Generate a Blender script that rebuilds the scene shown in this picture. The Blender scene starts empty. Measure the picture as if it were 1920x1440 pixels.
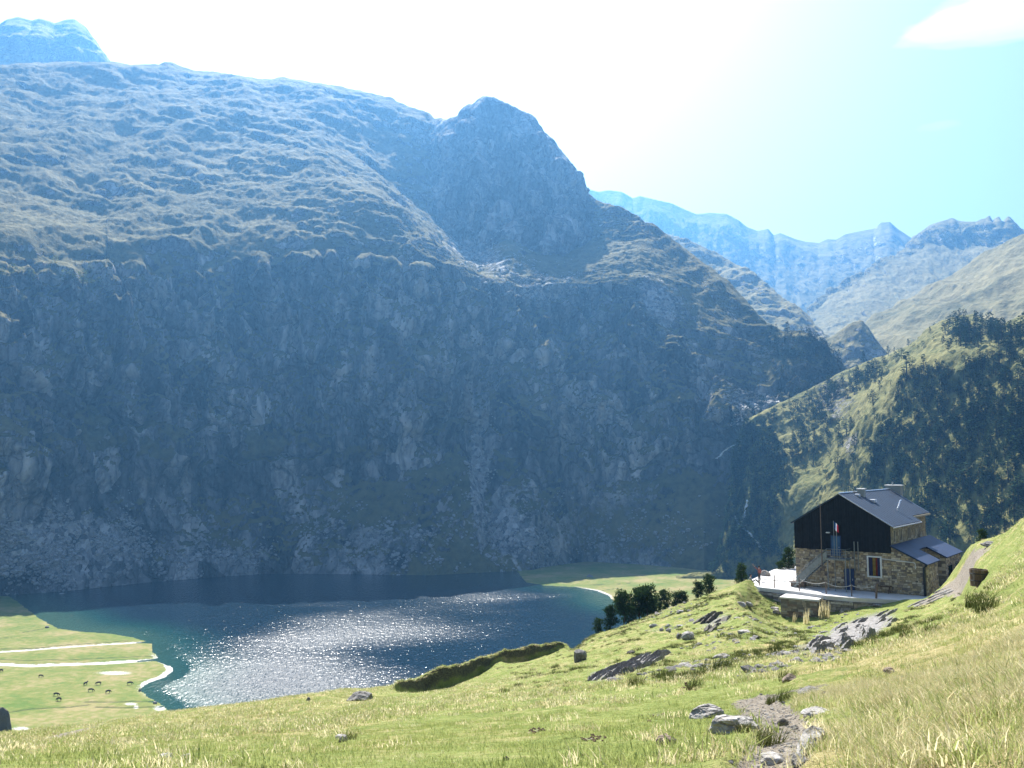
import bpy, bmesh, math, random
import numpy as np
from mathutils import Vector, Matrix, Quaternion
from mathutils.bvhtree import BVHTree

# ------------------------------------------------------------------ camera, sky, sun, exposure
scene = bpy.context.scene
COL = scene.collection
F = 1663.0                                   # focal length in pixels of a 1920 px wide picture
PITCH = math.atan(150 / F)                   # camera tilted up a little
cam_data = bpy.data.cameras.new('camera')
cam_data.sensor_width = 36.0
cam_data.lens = 36.0 * F / 1920
cam_data.clip_start = 0.1
cam_data.clip_end = 40000
camera = bpy.data.objects.new('camera', cam_data)
camera.rotation_euler = (math.pi / 2 + PITCH, 0, 0)
COL.objects.link(camera)
scene.camera = camera

SUN_AZ = math.radians(-10.0)                 # clockwise from straight ahead (+Y)
SUN_EL = math.radians(48.5)
world = bpy.data.worlds.new('World')
scene.world = world
world.use_nodes = True
wn, wl = world.node_tree.nodes, world.node_tree.links
wn.clear()
sky = wn.new('ShaderNodeTexSky')
sky.sky_type = 'NISHITA'
sky.sun_disc = False
sky.sun_elevation = SUN_EL
sky.sun_rotation = SUN_AZ
sky.altitude = 1900
sky.air_density = 0.72
sky.dust_density = 10.0
sky.ozone_density = 1.0
bg = wn.new('ShaderNodeBackground')
bg.inputs['Strength'].default_value = 0.07
wo = wn.new('ShaderNodeOutputWorld')
wl.new(sky.outputs[0], bg.inputs[0])
wl.new(bg.outputs[0], wo.inputs[0])

sun_data = bpy.data.lights.new('sun', 'SUN')
sun_data.energy = 5.0
sun_data.angle = math.radians(0.53)
sun_data.color = (1.0, 0.955, 0.88)
sun = bpy.data.objects.new('sun', sun_data)
SUN_DIR = Vector((math.sin(SUN_AZ) * math.cos(SUN_EL), math.cos(SUN_AZ) * math.cos(SUN_EL), math.sin(SUN_EL)))
sun.rotation_euler = (-SUN_DIR).to_track_quat('-Z', 'Y').to_euler()
COL.objects.link(sun)

scene.view_settings.view_transform = 'Standard'
scene.view_settings.look = 'None'
scene.view_settings.exposure = 1.6
scene.view_settings.gamma = 1.0
scene.view_settings.use_curve_mapping = False
scene.cycles.use_denoising = True
scene.cycles.sample_clamp_direct = 6.0
scene.cycles.max_bounces = 6
scene.cycles.transparent_max_bounces = 8
scene.cycles.volume_bounces = 0
scene.cycles.sample_clamp_indirect = 3.0

random.seed(7)
RNG = np.random.default_rng(11)
LAKE_Z = -105.0

# ------------------------------------------------------------------ small helpers
_ct, _st = math.cos(PITCH), math.sin(PITCH)


def ray(x, y):
    u = 720.0 - np.asarray(y, float)
    return np.asarray(x, float) - 960.0, F * _ct - u * _st, F * _st + u * _ct


def unp(x, y, r):
    """point at horizontal distance r (m) seen at pixel x, y of the 1920x1440 picture"""
    X, Y, Z = ray(x, y)
    h = np.hypot(X, Y)
    return np.stack(np.broadcast_arrays(X / h * r, Y / h * r, Z / h * r), -1)


def unp_z(x, y, z):
    X, Y, Z = ray(x, y)
    t = z / Z
    return np.stack(np.broadcast_arrays(X * t, Y * t, Z * t), -1)


def proj(P):
    X, Y, Z = P[..., 0], P[..., 1], P[..., 2]
    d = Y * _ct + Z * _st
    u = -Y * _st + Z * _ct
    return 960 + F * X / d, 720 - F * u / d


_perm = np.random.default_rng(3).permutation(512).astype(np.int32)
_perm = np.concatenate([_perm, _perm, _perm])
_g = np.random.default_rng(4).normal(size=(512, 3)).astype(np.float32)
_g /= np.linalg.norm(_g, axis=1, keepdims=True)


def noise(P):
    """gradient noise of an (N,3) array, about -1..1"""
    shp = P.shape[:-1]
    P = P.reshape(-1, 3).astype(np.float32)
    i = np.floor(P).astype(np.int32)
    f = P - i
    i &= 511
    w = f * f * f * (f * (f * 6 - 15) + 10)
    out = np.zeros(len(P), np.float32)
    for dx in (0, 1):
        a = _perm[(i[:, 0] + dx) & 511]
        wx = w[:, 0] if dx else 1 - w[:, 0]
        for dy in (0, 1):
            b = _perm[a + ((i[:, 1] + dy) & 511)]
            wy = wx * (w[:, 1] if dy else 1 - w[:, 1])
            for dz in (0, 1):
                g = _g[_perm[b + ((i[:, 2] + dz) & 511)]]
                d = g[:, 0] * (f[:, 0] - dx) + g[:, 1] * (f[:, 1] - dy) + g[:, 2] * (f[:, 2] - dz)
                out += wy * (w[:, 2] if dz else 1 - w[:, 2]) * d
    return (out * 1.6).reshape(shp)


def fbm(P, scale, octaves=4, gain=0.5, ridged=False, stretch=(1, 1, 1), off=0.0):
    P = P / (np.array(stretch) * scale) + off
    s, a, t = 0.0, 1.0, 0.0
    for _ in range(octaves):
        n = noise(P)
        s = s + a * ((1 - 2 * np.abs(n)) if ridged else n)
        t += a
        a *= gain
        P = P * 2.03 + 17.3
    return s / t


def sstep(a, b, x):
    t = np.clip((x - a) / (b - a), 0, 1)
    return t * t * (3 - 2 * t)


def interp(keys, cols, k):
    keys = sorted(keys)
    xs = [q[0] for q in keys]
    return np.interp(cols, xs, [q[k] for q in keys])


def smooth_rows(P, n, axis=0):
    for _ in range(n):
        Q = P.copy()
        if axis == 0:
            Q[1:-1] = P[1:-1] * 0.5 + (P[:-2] + P[2:]) * 0.25
        else:
            Q[:, 1:-1] = P[:, 1:-1] * 0.5 + (P[:, :-2] + P[:, 2:]) * 0.25
        P = Q
    return P


def normals(P):
    du = np.gradient(P, axis=1)
    dv = np.gradient(P, axis=0)
    n = np.cross(du, dv)
    return n / (np.linalg.norm(n, axis=-1, keepdims=True) + 1e-9)


def sheet(cols, levels, rows, smooth=2):
    """terrain strip: levels are lists of (pixel x, pixel y, distance) or ('back', dr, dz) behind the level before"""
    L = []
    for lv in levels:
        if lv[0] == 'back':
            q = L[-1]
            h = np.hypot(q[:, 0], q[:, 1])[:, None]
            p = q.copy()
            p[:, :2] = q[:, :2] / h * (h + lv[1])
            p[:, 2] += lv[2]
            L.append(p)
        elif lv[0] == 'flat':                # (.., radius, z) at constant height
            c = unp(cols, 1440.0, 1.0)
            h = np.hypot(c[:, 0], c[:, 1])[:, None]
            p = c / h * lv[1]
            p[:, 2] = lv[2]
            L.append(p)
        elif lv[0] == 'plane':               # pixel line on a horizontal plane
            L.append(unp_z(cols, interp(lv[2], cols, 1), lv[1]))
        else:
            L.append(unp(cols, interp(lv, cols, 1), interp(lv, cols, 2)))
    out = []
    for k in range(len(L) - 1):
        t = np.linspace(0, 1, rows[k], endpoint=False)[:, None, None]
        out.append(L[k][None] * (1 - t) + L[k + 1][None] * t)
    out.append(L[-1][None])
    return smooth_rows(np.concatenate(out), smooth)


def put(o, parent=None):
    COL.objects.link(o)
    if parent is not None:
        o.parent = parent
    return o


def tag(o, label=None, cat=None, group=None, kind=None):
    if label:
        o['label'] = label
    if cat:
        o['category'] = cat
    if group:
        o['group'] = group
    if kind:
        o['kind'] = kind
    return o


def grid_object(name, P, mat, attrs=None, smooth=True):
    nv, nu = P.shape[:2]
    me = bpy.data.meshes.new(name)
    V = P.reshape(-1, 3).astype(np.float32)
    a = np.arange((nv - 1) * nu).reshape(nv - 1, nu)[:, :-1].ravel()
    q = np.stack([a, a + 1, a + 1 + nu, a + nu], 1).astype(np.int32)
    me.vertices.add(len(V))
    me.vertices.foreach_set('co', V.ravel())
    me.loops.add(q.size)
    me.loops.foreach_set('vertex_index', q.ravel())
    me.polygons.add(len(q))
    me.polygons.foreach_set('loop_start', np.arange(0, q.size, 4, dtype=np.int32))
    me.polygons.foreach_set('use_smooth', np.full(len(q), smooth))
    for k, v in (attrs or {}).items():
        at = me.attributes.new(k, 'FLOAT', 'POINT')
        at.data.foreach_set('value', np.clip(v, 0, 1).ravel().astype(np.float32))
    me.update(calc_edges=True)
    me.materials.append(mat)
    o = bpy.data.objects.new(name, me)
    COL.objects.link(o)
    return o


def bvh_of(P):
    nv, nu = P.shape[:2]
    a = np.arange((nv - 1) * nu).reshape(nv - 1, nu)[:, :-1].ravel()
    q = np.stack([a, a + 1, a + 1 + nu, a + nu], 1)
    return BVHTree.FromPolygons(P.reshape(-1, 3).tolist(), q.tolist())


def hit(bvh, x, y, default=None):
    d = Vector([float(c) for c in ray(x, y)]).normalized()
    p = bvh.ray_cast(Vector((0, 0, 0)), d, 20000)[0]
    return p if p is not None else default


def drop(bvh, x, y, default=None):
    p = bvh.ray_cast(Vector((x, y, 3000)), Vector((0, 0, -1)), 9000)
    return (p[0].z, p[1]) if p[0] is not None else (default, Vector((0, 0, 1)))


def poly_sdf(pts, XY):
    """signed distance to a polygon, negative inside"""
    pts = np.asarray(pts, float)
    shp = XY.shape[:-1]
    Q = XY.reshape(-1, 2)
    d2 = np.full(len(Q), 1e18)
    inside = np.zeros(len(Q), bool)
    for i in range(len(pts)):
        a, b = pts[i], pts[(i + 1) % len(pts)]
        e = b - a
        w = Q - a
        t = np.clip((w @ e) / (e @ e + 1e-12), 0, 1)
        d2 = np.minimum(d2, ((w - t[:, None] * e) ** 2).sum(1))
        c = ((a[1] <= Q[:, 1]) != (b[1] <= Q[:, 1]))
        inside ^= c & (Q[:, 0] < (b[0] - a[0]) * (Q[:, 1] - a[1]) / (b[1] - a[1] + 1e-12) + a[0])
    d = np.sqrt(d2)
    return np.where(inside, -d, d).reshape(shp)


def line_dist(pts, XY):
    pts = np.asarray(pts, float)
    shp = XY.shape[:-1]
    Q = XY.reshape(-1, 2)
    d2 = np.full(len(Q), 1e18)
    for a, b in zip(pts[:-1], pts[1:]):
        e = b - a
        w = Q - a
        t = np.clip((w @ e) / (e @ e + 1e-12), 0, 1)
        d2 = np.minimum(d2, ((w - t[:, None] * e) ** 2).sum(1))
    return np.sqrt(d2).reshape(shp)

# ------------------------------------------------------------------ materials
class NT:
    def __init__(self, name):
        self.m = bpy.data.materials.new(name)
        self.m.use_nodes = True
        self.n, self.l = self.m.node_tree.nodes, self.m.node_tree.links
        self.n.clear()
        self.out = self.n.new('ShaderNodeOutputMaterial')
        self.tc = None

    def coord(self):
        if self.tc is None:
            self.tc = self.n.new('ShaderNodeTexCoord')
        return self.tc.outputs['Object']

    def noise(self, scale, detail=4, rough=0.55, vec=None, dist=0.0):
        k = self.n.new('ShaderNodeTexNoise')
        k.inputs['Scale'].default_value = scale
        k.inputs['Detail'].default_value = detail
        k.inputs['Roughness'].default_value = rough
        k.inputs['Distortion'].default_value = dist
        self.l.new(vec or self.coord(), k.inputs['Vector'])
        return k.outputs[0]

    def stretched(self, s, rot=(0, 0, 0)):
        k = self.n.new('ShaderNodeMapping')
        k.inputs['Scale'].default_value = s
        k.inputs['Rotation'].default_value = rot
        self.l.new(self.coord(), k.inputs['Vector'])
        return k.outputs[0]

    def voronoi(self, scale, feature='F1', out=0, vec=None):
        k = self.n.new('ShaderNodeTexVoronoi')
        k.feature = feature
        k.inputs['Scale'].default_value = scale
        self.l.new(vec or self.coord(), k.inputs['Vector'])
        return k.outputs[out]

    def attr(self, name):
        k = self.n.new('ShaderNodeAttribute')
        k.attribute_name = name
        return k.outputs['Fac']

    def attr_col(self, name):
        k = self.n.new('ShaderNodeAttribute')
        k.attribute_name = name
        return k.outputs['Color']

    def math(self, op, a, b=None, clamp=False):
        k = self.n.new('ShaderNodeMath')
        k.operation = op
        k.use_clamp = clamp
        for i, v in enumerate((a, b)):
            if v is None:
                continue
            if isinstance(v, (int, float)):
                k.inputs[i].default_value = v
            else:
                self.l.new(v, k.inputs[i])
        return k.outputs[0]

    def ramp(self, fac, stops):
        k = self.n.new('ShaderNodeValToRGB')
        e = k.color_ramp.elements
        while len(e) < len(stops):
            e.new(0.5)
        for q, (p, c) in zip(e, stops):
            q.position = p
            q.color = (*c, 1) if len(c) == 3 else c
        self.l.new(fac, k.inputs[0])
        return k.outputs[0]

    def smooth(self, fac, lo, hi):
        k = self.n.new('ShaderNodeMapRange')
        k.interpolation_type = 'SMOOTHSTEP'
        k.inputs['From Min'].default_value = lo
        k.inputs['From Max'].default_value = hi
        self.l.new(fac, k.inputs['Value'])
        return k.outputs[0]

    def mix(self, fac, a, b):
        k = self.n.new('ShaderNodeMix')
        k.data_type = 'RGBA'
        for s, v in ((k.inputs['Factor'], fac), (k.inputs[6], a), (k.inputs[7], b)):
            if isinstance(v, (int, float)):
                s.default_value = v
            elif isinstance(v, tuple):
                s.default_value = (*v, 1)
            else:
                self.l.new(v, s)
        return k.outputs[2]

    def bump(self, h, strength, distance, prev=None):
        k = self.n.new('ShaderNodeBump')
        k.inputs['Strength'].default_value = strength
        k.inputs['Distance'].default_value = distance
        self.l.new(h, k.inputs['Height'])
        if prev is not None:
            self.l.new(prev, k.inputs['Normal'])
        return k.outputs[0]

    def bsdf(self, col, rough=0.9, spec=0.2, metal=0.0, normal=None):
        k = self.n.new('ShaderNodeBsdfPrincipled')
        if isinstance(col, tuple):
            k.inputs['Base Color'].default_value = (*col, 1)
        else:
            self.l.new(col, k.inputs['Base Color'])
        k.inputs['Roughness'].default_value = rough
        k.inputs['Specular IOR Level'].default_value = spec
        k.inputs['Metallic'].default_value = metal
        if normal is not None:
            self.l.new(normal, k.inputs['Normal'])
        return k

    def finish(self, sh):
        self.l.new(sh.outputs[0], self.out.inputs['Surface'])
        return self.m


def plain(name, col, rough=0.6, spec=0.3, metal=0.0, var=0.25, scale=3.0, bump=0.0):
    t = NT(name)
    n = t.noise(scale, 5, 0.6)
    d = tuple(c * (1 - var) for c in col)
    u = tuple(min(1, c * (1 + var)) for c in col)
    c = t.ramp(n, [(0.3, d), (0.7, u)])
    nn = t.bump(t.noise(scale * 6, 4), 0.6, bump) if bump else None
    return t.finish(t.bsdf(c, rough, spec, metal, nn))


def leafy(name, c0, c1, scale, trans=0.35, c2=None):
    """two sided leaf: diffuse with light passing through"""
    t = NT(name)
    inf = t.n.new('ShaderNodeObjectInfo')
    v = t.math('ADD', t.math('MULTIPLY', t.noise(scale, 3), 0.75), t.math('MULTIPLY', inf.outputs['Random'], 0.25))
    c = t.ramp(v, [(0.3, c0), (0.62, c1)] + ([(0.72, c2)] if c2 else []))
    d = t.n.new('ShaderNodeBsdfDiffuse')
    k = t.n.new('ShaderNodeBsdfTranslucent')
    m = t.n.new('ShaderNodeMixShader')
    m.inputs[0].default_value = trans
    t.l.new(c, d.inputs[0])
    t.l.new(c, k.inputs[0])
    t.l.new(d.outputs[0], m.inputs[1])
    t.l.new(k.outputs[0], m.inputs[2])
    return t.finish(m)


def mountain_mat(name, s=1.0, rock=((0.085, 0.085, 0.085), (0.31, 0.30, 0.285)), grass=((0.055, 0.06, 0.022), (0.17, 0.145, 0.06))):
    """attributes: grass, scree (0..1); s scales every pattern"""
    t = NT(name)
    n1 = t.noise(0.012 * s, 8, 0.62)
    nf = t.noise(0.12 * s, 6, 0.65)
    nv = t.noise(0.035 * s, 7, 0.6, t.stretched((1, 1, 0.25)))
    r = t.ramp(t.math('ADD', t.math('MULTIPLY', nv, 0.6), t.math('MULTIPLY', nf, 0.4)), [(0.34, rock[0]), (0.66, rock[1])])
    st = t.noise(0.06 * s, 6, 0.6, t.stretched((1, 1, 0.09)))
    pl = t.voronoi(0.035 * s, 'F1', 1, t.stretched((1, 1, 0.45), (0, 0.35, 0)))
    sp = t.n.new('ShaderNodeSeparateColor')
    t.l.new(pl, sp.inputs[0])
    k = t.n.new('ShaderNodeMix')
    k.data_type = 'RGBA'
    k.blend_type = 'MULTIPLY'
    k.inputs['Factor'].default_value = 1.0
    t.l.new(r, k.inputs[6])
    sv = t.math('ADD', t.math('MULTIPLY', st, 0.75), t.math('MULTIPLY', sp.outputs[0], 0.25))
    t.l.new(t.ramp(sv, [(0.36, (0.32, 0.33, 0.33)), (0.5, (0.9, 0.9, 0.9)), (0.66, (2.05, 2.0, 1.93))]), k.inputs[7])
    r = k.outputs[2]
    nc = t.n.new('ShaderNodeTexNoise')
    nc.inputs['Scale'].default_value = 0.03 * s
    nc.inputs['Detail'].default_value = 5
    t.l.new(t.coord(), nc.inputs['Vector'])
    vm = t.n.new('ShaderNodeVectorMath')
    vm.operation = 'MULTIPLY_ADD'
    vm.inputs[1].default_value = (45 / s,) * 3
    t.l.new(nc.outputs['Color'], vm.inputs[0])
    t.l.new(t.stretched((1, 1, 0.5), (0, 0.3, 0)), vm.inputs[2])
    e1 = t.smooth(t.voronoi(0.026 * s, 'DISTANCE_TO_EDGE', 0, vm.outputs[0]), 0.0, 0.10)
    e2 = t.smooth(t.voronoi(0.085 * s, 'DISTANCE_TO_EDGE', 0, vm.outputs[0]), 0.0, 0.12)
    crk = t.math('MULTIPLY', t.math('ADD', t.math('MULTIPLY', e1, 0.5), 0.5), t.math('ADD', t.math('MULTIPLY', e2, 0.35), 0.65))
    k = t.n.new('ShaderNodeMix')
    k.data_type = 'RGBA'
    k.blend_type = 'MULTIPLY'
    k.inputs['Factor'].default_value = 1.0
    t.l.new(r, k.inputs[6])
    t.l.new(t.ramp(crk, [(0.3, (0.30, 0.31, 0.30)), (0.9, (1.1, 1.1, 1.1))]), k.inputs[7])
    r = k.outputs[2]
    g = t.ramp(t.math('ADD', t.math('MULTIPLY', n1, 0.45), t.math('MULTIPLY', nf, 0.55)), [(0.36, grass[0]), (0.62, grass[1])])
    gf = t.smooth(t.math('ADD', t.attr('grass'), t.math('MULTIPLY', t.math('SUBTRACT', nf, 0.5), 1.3)), 0.35, 0.65)
    c = t.mix(gf, r, g)
    vor = t.voronoi(0.22 * s, 'F1', 1)
    sep = t.n.new('ShaderNodeSeparateColor')
    t.l.new(vor, sep.inputs[0])
    sc = t.ramp(sep.outputs[0], [(0.1, (0.12, 0.125, 0.13)), (0.9, (0.50, 0.49, 0.47))])
    sf = t.smooth(t.math('ADD', t.attr('scree'), t.math('MULTIPLY', t.math('SUBTRACT', nf, 0.5), 1.2)), 0.4, 0.62)
    c = t.mix(sf, c, sc)
    keep = t.math('SUBTRACT', 1.0, gf)
    b = t.bump(t.math('MULTIPLY', crk, keep), 0.9, 5.0 / s)
    b = t.bump(nv, 0.9, 7.0 / s, b)
    b = t.bump(nf, 0.9, 2.5 / s, b)
    b = t.bump(t.noise(0.6 * s, 3, 0.6), 0.7, 0.6 / s, b)
    return t.finish(t.bsdf(c, 0.95, 0.1, 0, b))


M = {}
M['massif'] = mountain_mat('massif_rock_and_grass')
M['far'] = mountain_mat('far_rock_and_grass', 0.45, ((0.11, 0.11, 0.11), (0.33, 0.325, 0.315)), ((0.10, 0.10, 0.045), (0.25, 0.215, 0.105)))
M['hill'] = mountain_mat('wooded_hillside', 1.4, grass=((0.06, 0.075, 0.02), (0.23, 0.21, 0.075)))


def floor_mat():
    t = NT('valley_meadow')
    n1, n2, n3 = t.noise(0.03, 6, 0.6), t.noise(0.25, 5, 0.6), t.noise(2.0, 4, 0.6)
    g = t.ramp(t.math('ADD', t.math('MULTIPLY', n1, 0.6), t.math('MULTIPLY', n2, 0.4)), [(0.38, (0.095, 0.15, 0.030)), (0.5, (0.17, 0.185, 0.052)), (0.60, (0.27, 0.225, 0.105))])
    g = t.mix(t.smooth(n3, 0.62, 0.75), g, (0.05, 0.07, 0.02))
    gr = t.ramp(n3, [(0.3, (0.30, 0.285, 0.26)), (0.7, (0.62, 0.60, 0.56))])  # pale gravel, whitened to carry the streams' sun glint too
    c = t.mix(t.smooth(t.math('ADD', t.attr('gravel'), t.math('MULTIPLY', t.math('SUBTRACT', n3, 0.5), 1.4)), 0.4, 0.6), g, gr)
    bed = t.ramp(n2, [(0.3, (0.05, 0.075, 0.05)), (0.7, (0.13, 0.15, 0.10))])
    c = t.mix(t.attr('bed'), c, bed)
    c = t.mix(t.math('MULTIPLY', t.attr('ditch'), 0.85), c, (0.035, 0.05, 0.02))
    b = t.bump(n2, 0.6, 0.8)
    b = t.bump(n3, 0.7, 0.25, b)
    return t.finish(t.bsdf(c, 0.95, 0.1, 0, b))


def near_mat():
    """attributes: dry, dirt, rock"""
    t = NT('near_grass_slope')
    n1, n2, n3, n4 = t.noise(0.18, 6, 0.6), t.noise(1.1, 6, 0.62), t.noise(7, 5, 0.65), t.noise(40, 4, 0.6)
    mixn = t.math('ADD', t.math('MULTIPLY', n2, 0.5), t.math('MULTIPLY', n3, 0.5))
    green = t.ramp(mixn, [(0.3, (0.06, 0.085, 0.02)), (0.48, (0.175, 0.21, 0.052)), (0.66, (0.28, 0.28, 0.105))])
    straw = t.ramp(mixn, [(0.3, (0.13, 0.115, 0.04)), (0.5, (0.30, 0.255, 0.11)), (0.7, (0.44, 0.37, 0.19))])
    df = t.smooth(t.math('ADD', t.attr('dry'), t.math('MULTIPLY', t.math('SUBTRACT', t.math('ADD', t.math('MULTIPLY', n1, 0.5), t.math('MULTIPLY', n2, 0.5)), 0.5), 2.4)), 0.3, 0.75)
    c = t.mix(df, green, straw)
    dirt = t.ramp(t.math('ADD', t.math('MULTIPLY', n3, 0.5), t.math('MULTIPLY', n4, 0.5)), [(0.32, (0.12, 0.10, 0.075)), (0.5, (0.22, 0.19, 0.15)), (0.68, (0.36, 0.33, 0.285))])
    c = t.mix(t.smooth(t.math('ADD', t.attr('dirt'), t.math('MULTIPLY', t.math('SUBTRACT', n3, 0.5), 1.1)), 0.4, 0.6), c, dirt)
    rs = t.noise(2.2, 6, 0.65, t.stretched((1, 1, 3)))
    rock = t.ramp(t.math('ADD', t.math('MULTIPLY', rs, 0.6), t.math('MULTIPLY', n4, 0.4)), [(0.34, (0.13, 0.125, 0.12)), (0.66, (0.38, 0.36, 0.335))])
    c = t.mix(t.smooth(t.math('ADD', t.attr('soil'), t.math('MULTIPLY', t.math('SUBTRACT', n3, 0.5), 1.3)), 0.4, 0.6), c, t.ramp(n3, [(0.32, (0.035, 0.03, 0.022)), (0.5, (0.085, 0.08, 0.05)), (0.68, (0.15, 0.15, 0.07))]))  # dark earth tones that also paint the shade of the bank face
    c = t.mix(t.smooth(t.math('ADD', t.attr('rock'), t.math('MULTIPLY', t.math('SUBTRACT', n3, 0.5), 1.1)), 0.4, 0.6), c, rock)
    b = t.bump(n2, 0.5, 0.25)
    b = t.bump(n3, 0.9, 0.15, b)
    b = t.bump(n4, 0.7, 0.03, b)
    return t.finish(t.bsdf(c, 0.95, 0.1, 0, b))


def rock_mat(name, lo, hi, scale=2.0, lichen=0.25):
    t = NT(name)
    inf = t.n.new('ShaderNodeObjectInfo')
    n1, n2, n3 = t.noise(scale, 8, 0.65), t.noise(scale * 8, 5, 0.65), t.noise(scale * 2.3, 6, 0.6, t.stretched((1, 1, 4)))
    c = t.ramp(t.math('ADD', t.math('MULTIPLY', n1, 0.5), t.math('MULTIPLY', n2, 0.5)), [(0.33, lo), (0.67, hi)])
    c = t.mix(t.math('MULTIPLY', t.smooth(n3, 0.55, 0.7), lichen), c, (0.09, 0.085, 0.06))
    cr = t.smooth(t.voronoi(scale * 1.3, 'DISTANCE_TO_EDGE', 0, t.stretched((1, 1, 2.0), (0.4, 0.3, 0))), 0.0, 0.07)
    c = t.mix(t.math('MULTIPLY', t.math('SUBTRACT', 1.0, cr), 0.45), c, (0.05, 0.047, 0.04))
    b = t.bump(cr, 0.7, 0.06 / scale)
    b = t.bump(n3, 0.8, 0.12 / scale, b)
    b = t.bump(n2, 0.8, 0.05 / scale, b)
    return t.finish(t.bsdf(c, 0.92, 0.15, 0, b))


M['floor'] = floor_mat()
M['near'] = near_mat()
M['pale_rock'] = rock_mat('pale_granite', (0.22, 0.205, 0.185), (0.48, 0.455, 0.42))
M['grey_rock'] = rock_mat('grey_schist', (0.085, 0.08, 0.075), (0.33, 0.315, 0.295))
M['brown_rock'] = rock_mat('brown_stone', (0.12, 0.09, 0.065), (0.30, 0.235, 0.18))
M['dark_rock'] = rock_mat('dark_turfy_rock', (0.06, 0.055, 0.045), (0.17, 0.155, 0.13))
M['talus'] = rock_mat('talus_granite', (0.22, 0.22, 0.22), (0.50, 0.49, 0.47), 0.3)


WAVES = 2.2


def water_mat():
    t = NT('lake_water')
    c = t.ramp(t.attr('shallow'), [(0.0, (0.003, 0.016, 0.030)), (0.5, (0.008, 0.050, 0.045)), (1.0, (0.04, 0.09, 0.06))])
    w1 = t.noise(1.0, 2, 0.55, t.stretched((0.36, 0.15, 1)))
    w2 = t.noise(1.0, 1, 0.5, t.stretched((0.9, 0.4, 1)))
    h = t.math('ADD', w1, t.math('MULTIPLY', w2, 0.35))
    h = t.math('MULTIPLY', h, t.math('ADD', t.math('MULTIPLY', t.attr('windy'), 0.7), 0.3))
    b = t.bump(h, 1.0, WAVES)
    k = t.bsdf(c, 0.09, 0.8, 0, b)
    mr = t.n.new('ShaderNodeMapRange')
    mr.inputs['From Min'].default_value = 0.45
    mr.inputs['From Max'].default_value = 1.0
    mr.inputs['To Min'].default_value = 0.12
    mr.inputs['To Max'].default_value = 0.54
    t.l.new(t.attr('windy'), mr.inputs['Value'])
    t.l.new(mr.outputs[0], k.inputs['Roughness'])
    k.inputs['IOR'].default_value = 1.33
    return t.finish(k)


M['water'] = water_mat()
t_ = NT('white_foam')
M['foam'] = t_.finish(t_.bsdf((0.8, 0.82, 0.85), 0.5, 0.5, 0, t_.bump(t_.noise(0.8), 0.8, 0.5)))

# ------------------------------------------------------------------ terrain: valley floor and lake
def plane_pts(pts, z=LAKE_Z):
    return np.array([unp_z(x, y, z)[:2] for x, y in pts])


lake_px = [(-40, 1113), (20, 1118), (45, 1136), (72, 1157), (110, 1178), (150, 1184), (210, 1188), (250, 1195), (287, 1206), (287, 1222),
           (300, 1236), (320, 1245), (326, 1257), (311, 1270), (282, 1280), (264, 1292), (280, 1306), (300, 1318), (314, 1331),
           (420, 1350), (700, 1345), (900, 1310), (1100, 1270), (1250, 1200), (1262, 1150), (1185, 1141), (1150, 1128), (1138, 1116), (1118, 1108),
           (1080, 1101), (1020, 1098), (985, 1092), (960, 1060), (500, 1050), (100, 1070), (-200, 1085)]
LAKE = plane_pts(lake_px)
stream_a = plane_pts([(-300, 1240), (-100, 1229), (0, 1226), (40, 1223), (80, 1219), (130, 1215), (190, 1210), (250, 1206), (292, 1204)])
stream_b = plane_pts([(-300, 1246), (-100, 1247), (0, 1249), (60, 1251), (130, 1248), (200, 1245), (260, 1240), (300, 1237), (322, 1245)])
ditches = [plane_pts(p) for p in ([(0, 1342), (60, 1332), (130, 1329), (165, 1324)], [(160, 1319), (220, 1318), (290, 1316)],
                                  [(180, 1328), (230, 1329), (300, 1326)], [(40, 1188), (82, 1180)], [(0, 1199), (20, 1197)],
                                  [(0, 1241), (60, 1242), (130, 1240), (200, 1236), (285, 1231)], [(0, 1221), (60, 1219), (120, 1212), (240, 1203)],
                                  [(1098, 1098), (1150, 1097), (1190, 1094)], [(1125, 1109), (1160, 1104)])]

cols = np.linspace(-700, 1700, 620)
ys = np.concatenate([np.linspace(1800, 1400, 24, endpoint=False), np.linspace(1400, 1040, 270)])
FP = unp_z(cols[None, :], ys[:, None], LAKE_Z)
sd = poly_sdf(LAKE, FP[..., :2]) + 1.1 * fbm(FP, 9, 3, off=2) + 0.5 * fbm(FP, 2.6, 3, off=4)
sa, sb = line_dist(stream_a, FP[..., :2]), line_dist(stream_b, FP[..., :2])
dd = np.min([line_dist(q, FP[..., :2]) for q in ditches], axis=0)
u1 = fbm(FP, 22, 4)
u2 = fbm(FP, 5, 3)
zf = np.where(sd > 0, 0.35 * sstep(0, 6, sd) + 0.012 * np.clip(sd, 0, 400) + 0.5 * u1 * sstep(2, 40, sd) + 0.12 * u2 * sstep(0, 8, sd),
              -np.minimum(9.0, -sd * 0.10) - 0.1)
wid_a, wid_b = 2.0 + 0.7 * u1, 2.8 + 1.2 * u1
zf -= np.where(sd > -2, 0.45 * (1 - sstep(wid_a * 0.6, wid_a * 1.8, sa)) + 0.5 * (1 - sstep(wid_b * 0.6, wid_b * 1.8, sb)), 0)
zf -= 0.3 * (1 - sstep(0.3, 1.5, dd)) * (sd > 0)
FP[..., 2] += zf
u3 = fbm(FP, 3.0, 4, 0.6, off=5)
gravel = np.maximum(1 - sstep(wid_a * 0.5, wid_a * 1.7, sa + 1.8 * u3), 1 - sstep(wid_b * 0.5, wid_b * 1.7, sb + 2.2 * u3)) * (FP[..., 0] < -100)  # gravel along both streams, its white also painted for glinting water
fx, fy = proj(FP)
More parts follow.
